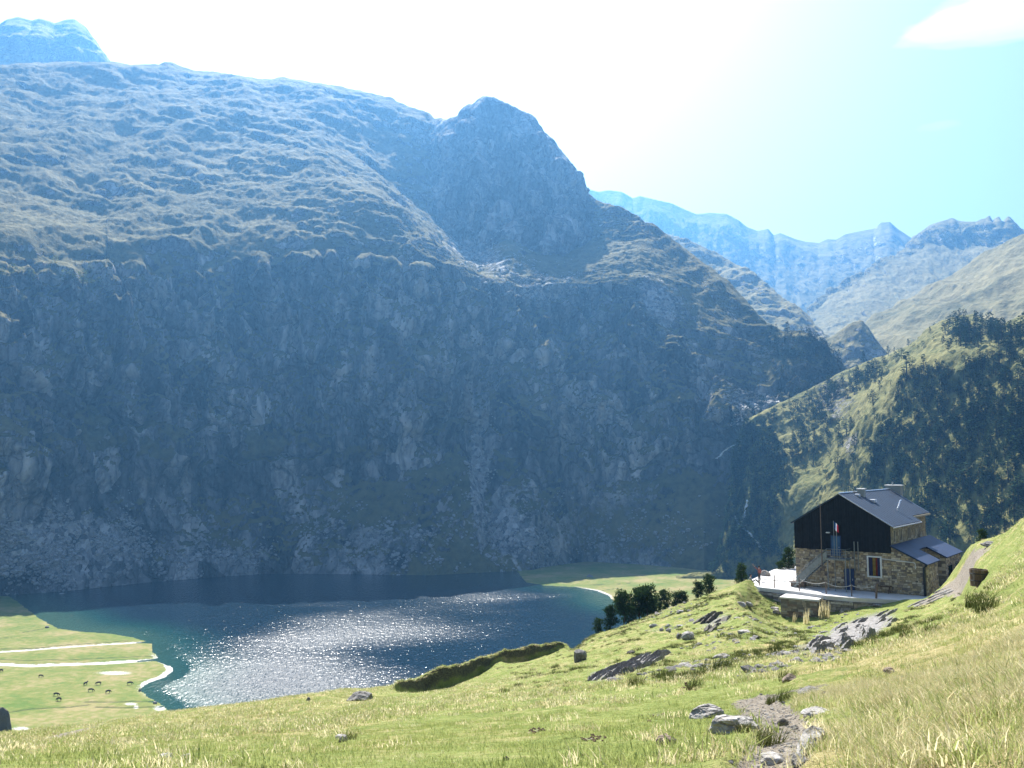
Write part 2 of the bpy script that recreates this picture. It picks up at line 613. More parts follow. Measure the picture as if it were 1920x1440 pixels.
beach = (1 - sstep(1.5, 4.0, np.abs(sd - 1.0))) * (np.maximum(np.exp(-(((fx - 300) / 45) ** 2 + ((fy - 1268) / 40) ** 2)), (0.75 * np.exp(-(((fx - 1120) / 60) ** 2 + ((fy - 1110) / 18) ** 2)))))
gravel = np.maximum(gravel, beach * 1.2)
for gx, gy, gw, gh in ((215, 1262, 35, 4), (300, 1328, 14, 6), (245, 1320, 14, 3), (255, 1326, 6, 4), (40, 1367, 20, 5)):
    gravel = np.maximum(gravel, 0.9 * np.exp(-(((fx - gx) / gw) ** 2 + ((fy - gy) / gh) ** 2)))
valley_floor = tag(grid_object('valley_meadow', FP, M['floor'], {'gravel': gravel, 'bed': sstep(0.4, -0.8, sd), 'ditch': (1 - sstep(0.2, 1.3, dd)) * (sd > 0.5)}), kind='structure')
FLOOR = bvh_of(FP)

wc, wy = np.linspace(-420, 1500, 260), np.concatenate([np.linspace(1420, 1330, 8, endpoint=False), np.linspace(1330, 1058, 170)])
WP = unp_z(wc[None, :], wy[:, None], LAKE_Z)
wsd = poly_sdf(LAKE, WP[..., :2])
wx_, wy_ = proj(WP)
shallow = sstep(-60, -2, wsd) * np.clip(0.75 * sstep(520, 150, wx_) + 0.8 * np.exp(-((wx_ - 1150) / 90) ** 2 - ((wy_ - 1125) / 25) ** 2) + 0.25, 0, 1)
wind = 0.40 + 0.18 * fbm(WP, 45, 3, stretch=(1.6, 1, 1), off=3)
for bx, by, bw, bh, ba in ((500, 1285, 220, 62, 0.75), (720, 1180, 230, 36, 0.36), (880, 1120, 150, 16, 0.26), (560, 1200, 130, 20, 0.15), (240, 1165, 170, 30, -0.25), (880, 1235, 150, 25, -0.12), (1080, 1190, 90, 40, -0.12)):
    wind = wind + ba * np.exp(-(((wx_ - bx) / bw) ** 2 + ((wy_ - by) / bh) ** 2))
wind = np.clip(wind, 0.05, 1) * sstep(-1, -12, wsd)
lake = tag(grid_object('lake_water', WP, M['water'], {'shallow': shallow, 'windy': wind}), kind='structure')

# ------------------------------------------------------------------ terrain: the great wall across the lake
cols = np.linspace(-420, 1640, 780)


def keys(*a):
    return list(a)


def foot(pts, z):
    out = []
    for x, y in pts:
        p = unp_z(x, y, z)
        out.append((x, y, math.hypot(p[0], p[1])))
    return out


L0 = foot([(-500, 1165), (0, 1128), (120, 1121), (300, 1101), (500, 1086), (800, 1090), (1000, 1080), (1020, 1074), (1100, 1064), (1200, 1072), (1320, 1086), (1440, 1072), (1640, 1072)], -110)
L1 = keys((-500, 950, 850), (0, 930, 820), (200, 905, 880), (400, 900, 925), (600, 890, 930), (700, 860, 940), (800, 850, 945), (900, 800, 985), (1000, 850, 965), (1100, 870, 990),
          (1200, 880, 1000), (1300, 850, 1010), (1350, 850, 1010), (1400, 850, 1010), (1450, 800, 1020), (1500, 750, 1060), (1565, 722, 1105), (1640, 730, 1120))
L4 = keys((-500, 480, 980), (0, 510, 955), (100, 525, 965), (200, 520, 990), (400, 505, 1010), (600, 495, 1020), (700, 505, 1020), (800, 520, 1040), (890, 562, 1060), (1000, 560, 1110), (1100, 552, 1150),
          (1200, 580, 1140), (1250, 640, 1110), (1300, 700, 1090), (1350, 760, 1060), (1400, 785, 1060), (1450, 745, 1060), (1500, 705, 1080), (1565, 710, 1110), (1640, 726, 1125))
LM = [(x, (interp(L1, x, 1) * 0.52 + interp(L4, x, 1) * 0.48), interp(L1, x, 2) * 0.62 + interp(L4, x, 2) * 0.38) for x in range(-500, 1641, 40)]
L5 = keys((-500, 350, 1200), (0, 370, 1180), (200, 370, 1210), (400, 370, 1220), (500, 360, 1220), (600, 360, 1190), (700, 388, 1140), (800, 442, 1110), (890, 550, 1085), (1000, 540, 1150),
          (1100, 520, 1190), (1200, 500, 1230), (1250, 540, 1200), (1300, 590, 1170), (1350, 650, 1130), (1400, 690, 1120), (1450, 690, 1110), (1500, 668, 1110), (1565, 702, 1120), (1640, 724, 1128))
L6 = keys((-500, 230, 1480), (0, 240, 1440), (200, 240, 1440), (400, 240, 1450), (500, 250, 1430), (600, 265, 1420), (700, 345, 1400), (800, 425, 1370), (890, 490, 1280), (950, 470, 1265),
          (1000, 478, 1260), (1060, 488, 1270), (1110, 452, 1330), (1200, 452, 1330), (1250, 490, 1270), (1300, 530, 1230), (1350, 590, 1180), (1400, 640, 1150), (1450, 662, 1130), (1500, 645, 1130),
          (1565, 697, 1128), (1640, 722, 1130))
L7 = keys((-500, 100, 1720), (0, 125, 1720), (100, 118, 1720), (205, 118, 1720), (250, 124, 1720), (300, 122, 1720), (312, 116, 1720), (325, 118, 1720), (350, 128, 1720), (400, 135, 1720), (490, 150, 1720), (530, 146, 1720),
          (590, 157, 1700), (640, 162, 1690), (700, 178, 1660), (735, 183, 1640), (760, 197, 1610), (800, 211, 1580), (815, 220, 1560), (845, 222, 1490), (863, 214, 1515), (867, 203, 1504), (885, 193, 1494), (898, 180, 1483),
          (912, 177, 1483), (925, 182, 1483), (950, 192, 1473), (975, 203, 1468), (1003, 217, 1463), (1015, 235, 1457), (1030, 253, 1452), (1045, 270, 1447), (1060, 293, 1447), (1075, 323, 1447), (1090, 354, 1452),
          (1102, 368, 1422), (1130, 384, 1410), (1160, 395, 1400), (1200, 419, 1380), (1250, 447, 1330), (1300, 479, 1280), (1340, 509, 1240), (1380, 544, 1200), (1400, 571, 1180), (1420, 600, 1170), (1435, 625, 1160),
          (1450, 645, 1155), (1480, 640, 1150), (1510, 640, 1150), (1540, 650, 1140), (1556, 672, 1135), (1568, 694, 1133), (1590, 718, 1132), (1640, 732, 1140))
MP = sheet(cols, [L0, L1, LM, L4, L5, L6, L7, ('back', 90, -50), ('back', 250, -220)], [64, 58, 62, 72, 66, 66, 7, 4], 3)
mx, my = proj(MP)
N0 = normals(MP)
rowk = np.arange(MP.shape[0])[:, None] * np.ones((1, MP.shape[1]))
r1, r2, r3, r4, r5, r6 = 64, 122, 184, 256, 322, 388
crestfade = 1 - 0.75 * np.exp(-((rowk - r6) / 10.0) ** 2)
cliff = sstep(r1 - 12, r1 + 12, rowk) * (1 - sstep(r3 - 4, r3 + 10, rowk))
face = sstep(r5 - 12, r5 + 10, rowk) * sstep(760, 880, mx) * (1 - sstep(1085, 1125, mx))
upper = sstep(r3, r3 + 12, rowk) * (1 - face)
talus = 1 - sstep(r1 - 18, r1 + 6, rowk)
# ledges on the upper slopes: tilted beds, each a lit tread over a shaded riser
wob = fbm(MP, 170, 3, off=3.1)
q = (MP[..., 2] + 0.36 * MP[..., 0] - 0.10 * MP[..., 1]) + 34 * wob + 10 * fbm(MP, 40, 3, off=8)


def beds(q, step):
    s = (q / step) % 1.0
    return np.where(s < 0.68, s / 0.68, (1 - s) / 0.32) - 0.5


patch = sstep(-0.3, 0.5, fbm(MP, 170, 3, off=21)) * (1 - 0.45 * sstep(330, 130, my))
dis = upper * (patch * (6.5 * beds(q, 34) + 3.5 * beds(q + 7, 13)) + 20 * fbm(MP, 210, 4, 0.5, True, (0.8, 1.5, 1.5), off=1.5) + 5.5 * fbm(MP, 55, 5, 0.55, True, (1.6, 1, 1), off=5) + 2.4 * fbm(MP, 10, 4, 0.6, True, off=2))
# cliffs: buttresses, ribs, cracks
dis = dis + (cliff + face) * (34 * fbm(MP, 150, 3, 0.5, stretch=(1, 1, 3.0), off=9) + 17 * fbm(MP, 46, 5, 0.55, True, (1, 1, 2.2), off=4)
                              + 8 * fbm(MP, 26, 4, 0.55, True, (1, 1, 3.2), off=7) + 2.6 * fbm(MP, 7, 3, 0.6, True, (1, 1, 1.6), off=6))
crk = fbm(MP, 95, 3, 0.5, stretch=(1, 1, 2.4), off=61)
crk2 = fbm(MP + 0.5 * np.stack([MP[..., 2], 0 * mx, 0 * mx], -1), 60, 3, 0.5, off=67)
dis = dis + (cliff + 0.7 * face) * (-13 * np.exp(-(crk / 0.055) ** 2) - 9 * np.exp(-(crk2 / 0.05) ** 2) + 9 * beds(MP[..., 2] + 0.9 * MP[..., 0] + 60 * crk, 64) * sstep(0.0, 0.3, fbm(MP, 140, 2, off=71)))
dis = dis + talus * (9 * fbm(MP, 70, 4, 0.5, off=12) + 2.2 * fbm(MP, 11, 4, 0.6, True, off=13)) * sstep(0, 20, rowk)
# the gully in the middle of the wall
gul = np.exp(-((mx - (905 + 22 * np.sin(my / 70.0))) / 22) ** 2) * sstep(560, 640, my) * (1 - sstep(1000, 1060, my))
dis = dis - 18 * gul
MP = MP + N0 * (dis * crestfade)[..., None]
MP[..., 2] += 5.0 * fbm(MP * np.array([1, 1, 0]), 26, 4, 0.6, off=31) * np.exp(-((rowk - r6) / 6.0) ** 2)
MN = normals(MP)
mx, my = proj(MP)


def blob(x, y, w, h, a=0.0, X=None, Y=None):
    X = mx if X is None else X
    Y = my if Y is None else Y
    dx, dy = X - x, Y - y
    c, s = math.cos(math.radians(a)), math.sin(math.radians(a))
    return np.exp(-(((dx * c + dy * s) / w) ** 2 + ((-dx * s + dy * c) / h) ** 2))


gn = fbm(MP, 60, 4, off=40)
grass = sstep(0.36, 0.62, MN[..., 2] + 0.30 * gn) * (1 - 0.85 * face)
grass = np.maximum(grass, 0.62 * blob(1170, 990, 200, 90) + 0.0)
grass = np.maximum(grass, 0.6 * blob(700, 960, 90, 70))
grass = np.maximum(grass, 0.8 * cliff * sstep(0.02, 0.3, fbm(MP, 60, 4, stretch=(1.3, 1, 0.8), off=91)) * (0.25 + 0.75 * sstep(700, 880, my)))
scree = np.max([0.85 * blob(130, 1030, 180, 80), 0.55 * blob(420, 1040, 160, 30), 1.0 * blob(897, 880, 18, 120, 0), 0.8 * blob(960, 1000, 90, 60, 40), 0.5 * blob(730, 1010, 140, 50), 0.6 * blob(900, 480, 130, 40, 25),
                0.6 * blob(1010, 545, 120, 28), 0.8 * blob(1420, 765, 70, 40, 20), 0.75 * blob(1230, 560, 60, 40, 50), 0.45 * blob(1300, 640, 60, 30, 50)], axis=0)
grass = grass * (1 - sstep(0.4, 0.8, scree))
massif = tag(grid_object('mountain_wall', MP, M['massif'], {'grass': grass, 'scree': scree}), kind='structure')
MASSIF = bvh_of(MP[::2, ::2])


def far_sheet(name, x0, x1, n, levels, rows, amps, mat='far', smooth=2, grass_bias=0.0, stretch=(1, 1, 1), beds_amp=0.0, prof=None, cfade=(0.7, 6.0)):
    P = sheet(np.linspace(x0, x1, n), levels, rows, smooth)
    N = normals(P)
    k = np.arange(P.shape[0])[:, None]
    crest = sum(rows[:-1])
    fade = 1 - cfade[0] * np.exp(-((k - crest) / cfade[1]) ** 2)
    if prof:
        fade = fade * np.interp(k[:, 0], np.concatenate([[0], np.cumsum(rows)]), prof)[:, None]
    d = 0
    for sc, am, rid in amps:
        d = d + am * fbm(P, sc, 4, 0.55, rid, stretch, off=sc * 0.37)
    if beds_amp:
        d = d + beds_amp * beds(P[..., 2] + 0.5 * P[..., 0] + 60 * fbm(P, 300, 3), beds_amp * 5)
    P = P + N * (d * fade)[..., None]
    N = normals(P)
    g = sstep(0.5, 0.75, N[..., 2] + 0.2 * fbm(P, 90, 3) + grass_bias)
    o = tag(grid_object(name, P, M[mat], {'grass': g, 'scree': 0 * g}), kind='structure')
    return o, P


# high peak behind the left shoulder
far_sheet('left_peak', -460, 330, 260, [
    [(-460, 260, 2000), (330, 260, 2000)],
    [(-460, 60, 2400), (-300, 80, 2400), (-150, 45, 2400), (-60, 60, 2400), (0, 45, 2400), (15, 35, 2400), (35, 31, 2400), (60, 38, 2400), (75, 34, 2400), (102, 42, 2400), (122, 36, 2400), (140, 34, 2400),
     (160, 50, 2390), (170, 66, 2380), (180, 78, 2370), (192, 98, 2360), (207, 116, 2350), (235, 150, 2330), (330, 220, 2300)],
    ('back', 400, -300)], [70, 8], [(260, 24, True), (70, 14, True), (22, 6, True)], cfade=(0.88, 12.0), smooth=1)
# ridge closing the valley
far_sheet('valley_head_ridge', 1000, 1900, 420, [
    [(1000, 690, 3300), (1900, 690, 3300)],
    [(1000, 560, 3650), (1400, 580, 3650), (1560, 600, 3600), (1900, 560, 3600)],
    [(1000, 330, 4200), (1060, 335, 4200), (1085, 345, 4200), (1100, 352, 4200), (1122, 358, 4200), (1140, 355, 4200), (1165, 358, 4200), (1186, 370, 4200), (1200, 366, 4200), (1232, 374, 4200), (1260, 380, 4200),
     (1285, 392, 4200), (1305, 400, 4200), (1330, 398, 4200), (1362, 400, 4200), (1385, 412, 4200), (1400, 424, 4200), (1420, 432, 4200), (1440, 428, 4200), (1450, 440, 4200), (1462, 436, 4200), (1490, 447, 4200),
     (1510, 452, 4200), (1535, 454, 4200), (1552, 447, 4200), (1568, 448, 4200), (1585, 438, 4200), (1640, 427, 4200), (1652, 416, 4200), (1668, 415, 4200), (1682, 428, 4200), (1700, 440, 4200), (1712, 448, 4200), (1730, 455, 4200),
     (1900, 470, 4200)], ('back', 400, -300)], [50, 90, 8], [(420, 26, True), (120, 12, True), (40, 4, True)], stretch=(0.5, 1.6, 1.6), cfade=(0.92, 14.0), smooth=1)
# long spur coming down from the left
far_sheet('left_spur', 1040, 1660, 300, [
    [(1040, 720, 1700), (1660, 720, 1500)],
    [(1040, 350, 2500), (1100, 372, 2500), (1150, 400, 2450), (1200, 420, 2400), (1260, 442, 2350), (1330, 476, 2250), (1400, 510, 2150), (1460, 556, 2000), (1510, 598, 1850), (1560, 640, 1700), (1600, 668, 1600), (1660, 690, 1550)],
    ('back', 300, -220)], [110, 8], [(300, 26, True), (90, 11, True), (30, 4, True)], beds_amp=4)
# crags on the right with the sunlit slope below them
C_ = [(1520, 585, 2806), (1560, 548, 2879), (1600, 525, 2952), (1650, 497, 3074), (1690, 474, 3172), (1702, 462, 3208), (1712, 443, 3233), (1720, 440, 3233), (1728, 434, 3245), (1742, 423, 3294), (1752, 419, 3294), (1762, 416, 3294), (1772, 413, 3294),
      (1785, 409, 3318), (1795, 414, 3318), (1810, 416, 3318), (1830, 416, 3318), (1840, 411, 3318), (1848, 409, 3318), (1855, 404, 3318), (1861, 416, 3318), (1866, 410, 3318), (1872, 406, 3318), (1879, 418, 3318), (1885, 411, 3318), (1891, 405, 3318), (1899, 413, 3318),
      (1914, 430, 3318), (1930, 444, 3318), (1960, 430, 3318), (2000, 415, 3318), (2100, 380, 3318), (2300, 330, 3318)]
far_sheet('right_crags', 1520, 2300, 420, [
    [(1520, 650, 2379), (1700, 650, 2318), (2300, 650, 2196)],
    [(1520, 610, 2684), (1560, 565, 2806), (1640, 518, 2928), (1700, 488, 3050), (1740, 470, 3123), (1800, 472, 3159), (1860, 470, 3159), (1900, 470, 3159), (2300, 420, 3123)],
    C_, ('back', 200, -220)], [70, 70, 8], [(300, 30, True), (95, 24, True), (30, 8, True)], stretch=(0.45, 1.6, 1.6), grass_bias=0.08, prof=[0.4, 0.5, 0.9, 0.9], cfade=(0.93, 20.0), smooth=1)
# big sunlit slope on the right
far_sheet('right_slope', 1500, 2300, 360, [
    [(1500, 740, 1250), (1700, 760, 1200), (2300, 760, 1100)],
    [(1500, 706, 1480), (1545, 676, 1640), (1580, 648, 1750), (1640, 606, 1850), (1700, 566, 1900), (1760, 532, 1950), (1800, 510, 1980), (1850, 482, 2000), (1890, 460, 2000), (1920, 442, 2000), (2000, 400, 2000), (2300, 250, 2000)],
    ('back', 250, -150)], [130, 8], [(230, 24, True), (70, 7, False), (24, 2.0, False)], grass_bias=0.2, stretch=(0.6, 1.3, 1.3))
# small dark knoll in the valley mouth
far_sheet('valley_knoll', 1500, 1690, 110, [
    [(1500, 720, 1400), (1690, 720, 1400)],
    [(1500, 692, 1460), (1530, 657, 1475), (1550, 634, 1482), (1580, 613, 1490), (1600, 601, 1490), (1614, 598, 1490), (1626, 612, 1482), (1640, 634, 1475), (1690, 692, 1460)],
    ('back', 120, -60)], [40, 6], [(90, 7, True), (26, 4, True)])
# wooded hillside on the right, behind the house
gcols = np.linspace(1270, 2350, 540)
G_foot = keys((1270, 1098, 830), (1320, 1092, 835), (1370, 1082, 842), (1440, 1052, 838), (1500, 1060, 790), (1560, 1070, 740), (1650, 1060, 680), (1750, 1050, 620), (1800, 1040, 600), (1920, 1010, 560), (2350, 960, 480))
G_spine = keys((1270, 1097, 850), (1340, 1085, 855), (1365, 1020, 865), (1385, 960, 880), (1400, 905, 890), (1420, 900, 880), (1450, 915, 860), (1480, 955, 815), (1550, 905, 810), (1600, 850, 800), (1650, 765, 780), (1700, 705, 760), (1760, 685, 745), (1800, 675, 735), (1850, 668, 720),
               (1920, 660, 690), (2350, 570, 600))
G_crest = keys((1270, 1096, 870), (1340, 1080, 872), (1362, 1000, 885), (1380, 905, 905), (1390, 830, 930), (1402, 792, 960), (1440, 768, 980), (1480, 750, 1000), (1520, 730, 1030), (1570, 703, 1060), (1620, 688, 1050), (1680, 662, 1020), (1730, 640, 1000), (1750, 622, 990), (1775, 607, 970), (1800, 597, 960),
               (1825, 595, 950), (1845, 602, 940), (1856, 620, 920), (1875, 626, 900), (1900, 610, 890), (1920, 600, 880), (2000, 560, 850), (2350, 430, 750))
GP = sheet(gcols, [('plane', -114, [(1270, 1096), (1440, 1100), (2350, 1150)]), G_foot, G_spine, G_crest, ('back', 60, -25), ('back', 160, -120)], [10, 110, 110, 8, 4], 3)
gk = np.arange(GP.shape[0])[:, None]
GP = GP + normals(GP) * ((8 * fbm(GP, 80, 4, 0.5, True, off=2) + 2.5 * fbm(GP, 22, 4, 0.55, True, off=6) + 1.2 * fbm(GP, 6, 3, off=5)) * (1 - 0.6 * np.exp(-((gk - 230) / 6.0) ** 2)))[..., None]
gx_, gy_ = proj(GP)
gg = sstep(-0.5, 0.2, fbm(GP, 40, 4, off=9) + 0.5)
grock = np.max([blob(1560, 745, 60, 60, 30, gx_, gy_) * 0.6, blob(1590, 830, 40, 40, 0, gx_, gy_) * 0.5], axis=0)
gg = gg * (1 - grock)
wooded = tag(grid_object('wooded_hillside', GP, M['hill'], {'grass': gg, 'scree': 0 * gg}), kind='structure')
HILL = bvh_of(GP)

# ------------------------------------------------------------------ terrain: the near slope
HOUSE_O = Vector((40.71, 96.57, -13.8))
HOUSE_A = math.radians(-37.51)
EX, EY = Vector((math.cos(HOUSE_A), math.sin(HOUSE_A), 0)), Vector((-math.sin(HOUSE_A), math.cos(HOUSE_A), 0))


def house_pt(x, y, z=0.0):
    return HOUSE_O + EX * x + EY * y + Vector((0, 0, z))


PAD_Z = -13.8
terrace_px = [(1404, 1089), (1409, 1096), (1424, 1101), (1450, 1104), (1500, 1110), (1550, 1117), (1600, 1121), (1680, 1125), (1730, 1127), (1742, 1119)]
TERR_F = [Vector((*unp_z(x, y, PAD_Z)[:2], PAD_Z)) for x, y in terrace_px]
TERR_B = [house_pt(3.0, 0.5), house_pt(3.0, 8), house_pt(-10.2, 8.0), Vector((*unp_z(1489, 1060, PAD_Z)[:2], PAD_Z)), Vector((*unp_z(1450, 1068, PAD_Z)[:2], PAD_Z)), Vector((*unp_z(1424, 1080, PAD_Z)[:2], PAD_Z))]
TERRACE = [Vector((p[0], p[1])) for p in TERR_F + TERR_B]
PADPOLY = [(p[0], p[1]) for p in TERR_F] + [tuple(house_pt(8, 2)[:2]), tuple(house_pt(6.5, 20)[:2]), tuple(house_pt(-11, 21)[:2]), tuple(TERR_B[3][:2]), tuple(TERR_B[4][:2]), tuple(TERR_B[5][:2])]

N_b = keys((-1000, 1440, 7), (0, 1440, 7), (600, 1440, 6.5), (1000, 1440, 6), (1400, 1440, 5.2), (1700, 1440, 4.3), (1920, 1440, 3.6), (2800, 1440, 3.2))
N_c = keys((-1000, 1428, 20), (0, 1415, 20), (300, 1395, 20), (600, 1370, 20), (1000, 1340, 20), (1200, 1320, 20), (1400, 1300, 20), (1600, 1285, 16), (1700, 1280, 13), (1920, 1260, 9), (2800, 1200, 7))
N_d = keys((-1000, 1412, 32), (0, 1396, 32), (300, 1368, 32), (600, 1335, 34), (800, 1316, 38), (1000, 1290, 42), (1200, 1262, 42), (1400, 1235, 42), (1600, 1215, 38), (1700, 1200, 30), (1800, 1175, 28), (1920, 1150, 20), (2800, 1050, 15))
N_e = keys((-1000, 1400, 40), (0, 1383, 42), (300, 1351, 44), (450, 1333, 46), (600, 1315, 50), (700, 1306, 56), (800, 1301, 62), (900, 1278, 66), (1000, 1256, 70), (1100, 1232, 72), (1200, 1205, 74), (1300, 1180, 78), (1400, 1152, 82),
           (1460, 1184, 84), (1540, 1188, 83), (1600, 1182, 80), (1700, 1172, 73), (1760, 1158, 67), (1800, 1140, 63), (1835, 1112, 59), (1865, 1080, 55), (1920, 1045, 48), (2800, 900, 35))
N_f = keys((-1000, 1395, 46), (0, 1377, 52), (150, 1362, 52), (300, 1338, 54), (450, 1321, 56), (560, 1305, 60), (640, 1294, 64), (700, 1289, 70), (735, 1288, 76), (760, 1278, 80), (800, 1266, 84), (850, 1251, 86), (900, 1236, 90), (950, 1224, 92),
           (1000, 1215, 94), (1050, 1210, 96), (1062, 1213, 97), (1075, 1220, 98), (1110, 1192, 100), (1150, 1178, 100), (1200, 1160, 102), (1290, 1130, 104), (1350, 1106, 106), (1400, 1086, 107), (1450, 1070, 112), (1490, 1068, 116),
           (1560, 1072, 122), (1650, 1068, 124), (1740, 1050, 120), (1790, 1035, 110), (1810, 1025, 104), (1850, 1012, 96), (1880, 1000, 90), (1920, 972, 78), (2000, 930, 70), (2800, 800, 60))
bank = {735: 1291, 755: 1306, 800: 1305, 850: 1290, 900: 1268, 920: 1254, 935: 1240, 955: 1245, 1000: 1237, 1040: 1226, 1065: 1215}
N_k = []
for x in list(range(-1000, 700, 50)) + list(range(700, 1110, 10)) + list(range(1110, 2801, 30)):
    yf, rf = float(interp(N_f, x, 1)), float(interp(N_f, x, 2))
    ye, re = float(interp(N_e, x, 1)), float(interp(N_e, x, 2))
    if 735 <= x <= 1065:
        N_k.append((x, float(np.interp(x, list(bank), list(bank.values()))), rf - 0.75))
    elif 1390 <= x <= 1800:
        kx = [1390, 1430, 1480, 1540, 1600, 1680, 1740, 1800]
        N_k.append((x, float(np.interp(x, kx, [1140, 1162, 1176, 1176, 1164, 1150, 1140, 1118])), float(np.interp(x, kx, [101, 99.5, 98, 96, 95, 94, 92, 88]))))
    else:
        kw = 0.3 + 0.35 * float(sstep(1430, 1480, x) * (1 - sstep(1785, 1820, x)))
        N_k.append((x, ye * kw + yf * (1 - kw), re * kw + rf * (1 - kw)))
ncols = np.linspace(-1000, 2800, 1000)
HP = sheet(ncols, [('flat', 0.6, -1.62), N_b, N_c, N_d, N_e, N_k, N_f, ('back', 9, -2.5), ('back', 45, -26), ('back', 130, -84)], [16, 70, 50, 56, 30, 36, 8, 8, 6], 2)
hr = np.hypot(HP[..., 0], HP[..., 1])
hk = np.arange(HP.shape[0])[:, None]
crest_k = 16 + 70 + 50 + 56 + 30 + 36
cf = 1 - 0.55 * np.exp(-((hk - crest_k) / 8.0) ** 2)
hx0, hy0 = proj(HP)
HXY = HP * np.array([1, 1, 0.6])
up_amp = sstep(4, 30, hr) * cf
rough = sstep(900, 1250, hx0)                # the slope below the house is lumpier than the lawn on the left
dz = up_amp * (0.30 + 0.35 * rough) * fbm(HXY, 9, 4, off=3) + (0.04 + 0.24 * sstep(10, 50, hr) * (0.3 + 0.7 * rough)) * cf * fbm(HXY, 2.2, 4, 0.6, off=1) + 0.14 * rough * sstep(25, 55, hr) * cf * fbm(HXY, 1.1, 3, 0.6, True, off=19) + 0.05 * fbm(HXY, 0.5, 3, off=5) * sstep(2, 12, hr) + 0.09 * fbm(HXY, 1.5, 3, 0.5, True, off=17) * sstep(2.5, 7, hr) * (1 - sstep(20, 40, hr)) * sstep(1150, 1500, hx0)
bankm = sstep(720, 760, hx0) * (1 - sstep(1050, 1080, hx0)) * np.exp(-((hk - (crest_k - 12)) / 16.0) ** 2)
dz = dz + bankm * (0.8 * fbm(HXY, 3.5, 4, 0.55, True, off=11) + 0.5 * fbm(HXY, 1.2, 3, off=12))
psd = poly_sdf(PADPOLY, HP[..., :2])
HP[..., 2] += dz * (0.25 + 0.75 * sstep(0, 9, psd))
narrow = sstep(1730, 1690, hx0)
w = 1 - sstep(-0.8, 3.2 - 2.9 * narrow, psd)
HP[..., 2] = HP[..., 2] * (1 - w) + (PAD_Z - 0.22) * w
NEAR0 = bvh_of(HP[::2, ::2])
path_px = [(1430, 1470), (1440, 1420), (1468, 1380), (1472, 1360), (1452, 1338), (1425, 1322), (1415, 1308), (1440, 1298), (1475, 1294), (1510, 1290), (1530, 1284)]
path_pts = [hit(NEAR0, *p) for p in path_px]
path_pts = [(p[0], p[1]) for p in path_pts if p]
pd = line_dist(path_pts, HP[..., :2])
pw = 0.17 + 0.06 * np.sin(HP[..., 1] * 1.3) + 0.10 * fbm(HP, 1.5, 3) + 0.024 * np.clip(hr - 6, 0, 20)
dirt = 1 - sstep(pw * 0.6, pw * 1.5, pd)
HP[..., 2] -= 0.10 * dirt
yard_px = [(1745, 1124), (1775, 1105), (1800, 1082), (1822, 1068)]
yard_pts = [hit(NEAR0, *p) for p in yard_px]
yd = 0.5 * fbm(HP, 2.0, 3) + line_dist([(p[0], p[1]) for p in yard_pts if p], HP[..., :2])
dirt = np.maximum(dirt, 0.95 * (1 - sstep(0.6, 2.4, yd)))
dirt = np.maximum(dirt, 0.9 * (1 - sstep(-0.5, 1.0, psd)) * sstep(1700, 1745, hx0))
hx, hy = proj(HP)
rockm = np.max([0.3 * blob(1740, 1118, 60, 16, -25, hx, hy), 1.0 * blob(1605, 1183, 84, 24, -22, hx, hy), 0.9 * blob(1185, 1249, 85, 13, -20, hx, hy), 0.55 * blob(1340, 1165, 50, 22, -20, hx, hy),
                0.5 * blob(1120, 1262, 40, 8, -10, hx, hy), 0.35 * blob(1770, 1090, 50, 20, -30, hx, hy), 0.45 * blob(1230, 1182, 40, 8, 0, hx, hy)], axis=0)
dirt = np.max([dirt, 0.9 * blob(130, 1375, 70, 4, -13, hx, hy), 0.55 * blob(1000, 1372, 40, 6, -8, hx, hy), 0.55 * blob(1110, 1386, 30, 8, 0, hx, hy), 0.5 * blob(1230, 1340, 30, 6, 0, hx, hy), 0.6 * blob(1510, 1215, 60, 14, -20, hx, hy)], axis=0)
dry = np.clip(0.34 * sstep(1250, 1850, hx) * sstep(1110, 1260, hy) + 0.36 + 0.10 * sstep(1100, 300, hx) + 0.3 * sstep(1350, 1440, hy) * sstep(1000, 1500, hx) - 0.25 * blob(1580, 1130, 120, 60, 0, hx, hy) - 0.2 * blob(1300, 1290, 300, 40, 0, hx, hy), 0, 1)
HN = normals(HP)
soil = bankm * sstep(0.86, 0.62, HN[..., 2] + 0.2 * fbm(HP, 1.6, 4)) * 0.9  # bare earth on the steep bank face, its shade put into the colour
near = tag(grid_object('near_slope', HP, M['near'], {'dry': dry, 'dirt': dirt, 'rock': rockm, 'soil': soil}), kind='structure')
NEAR = bvh_of(HP)

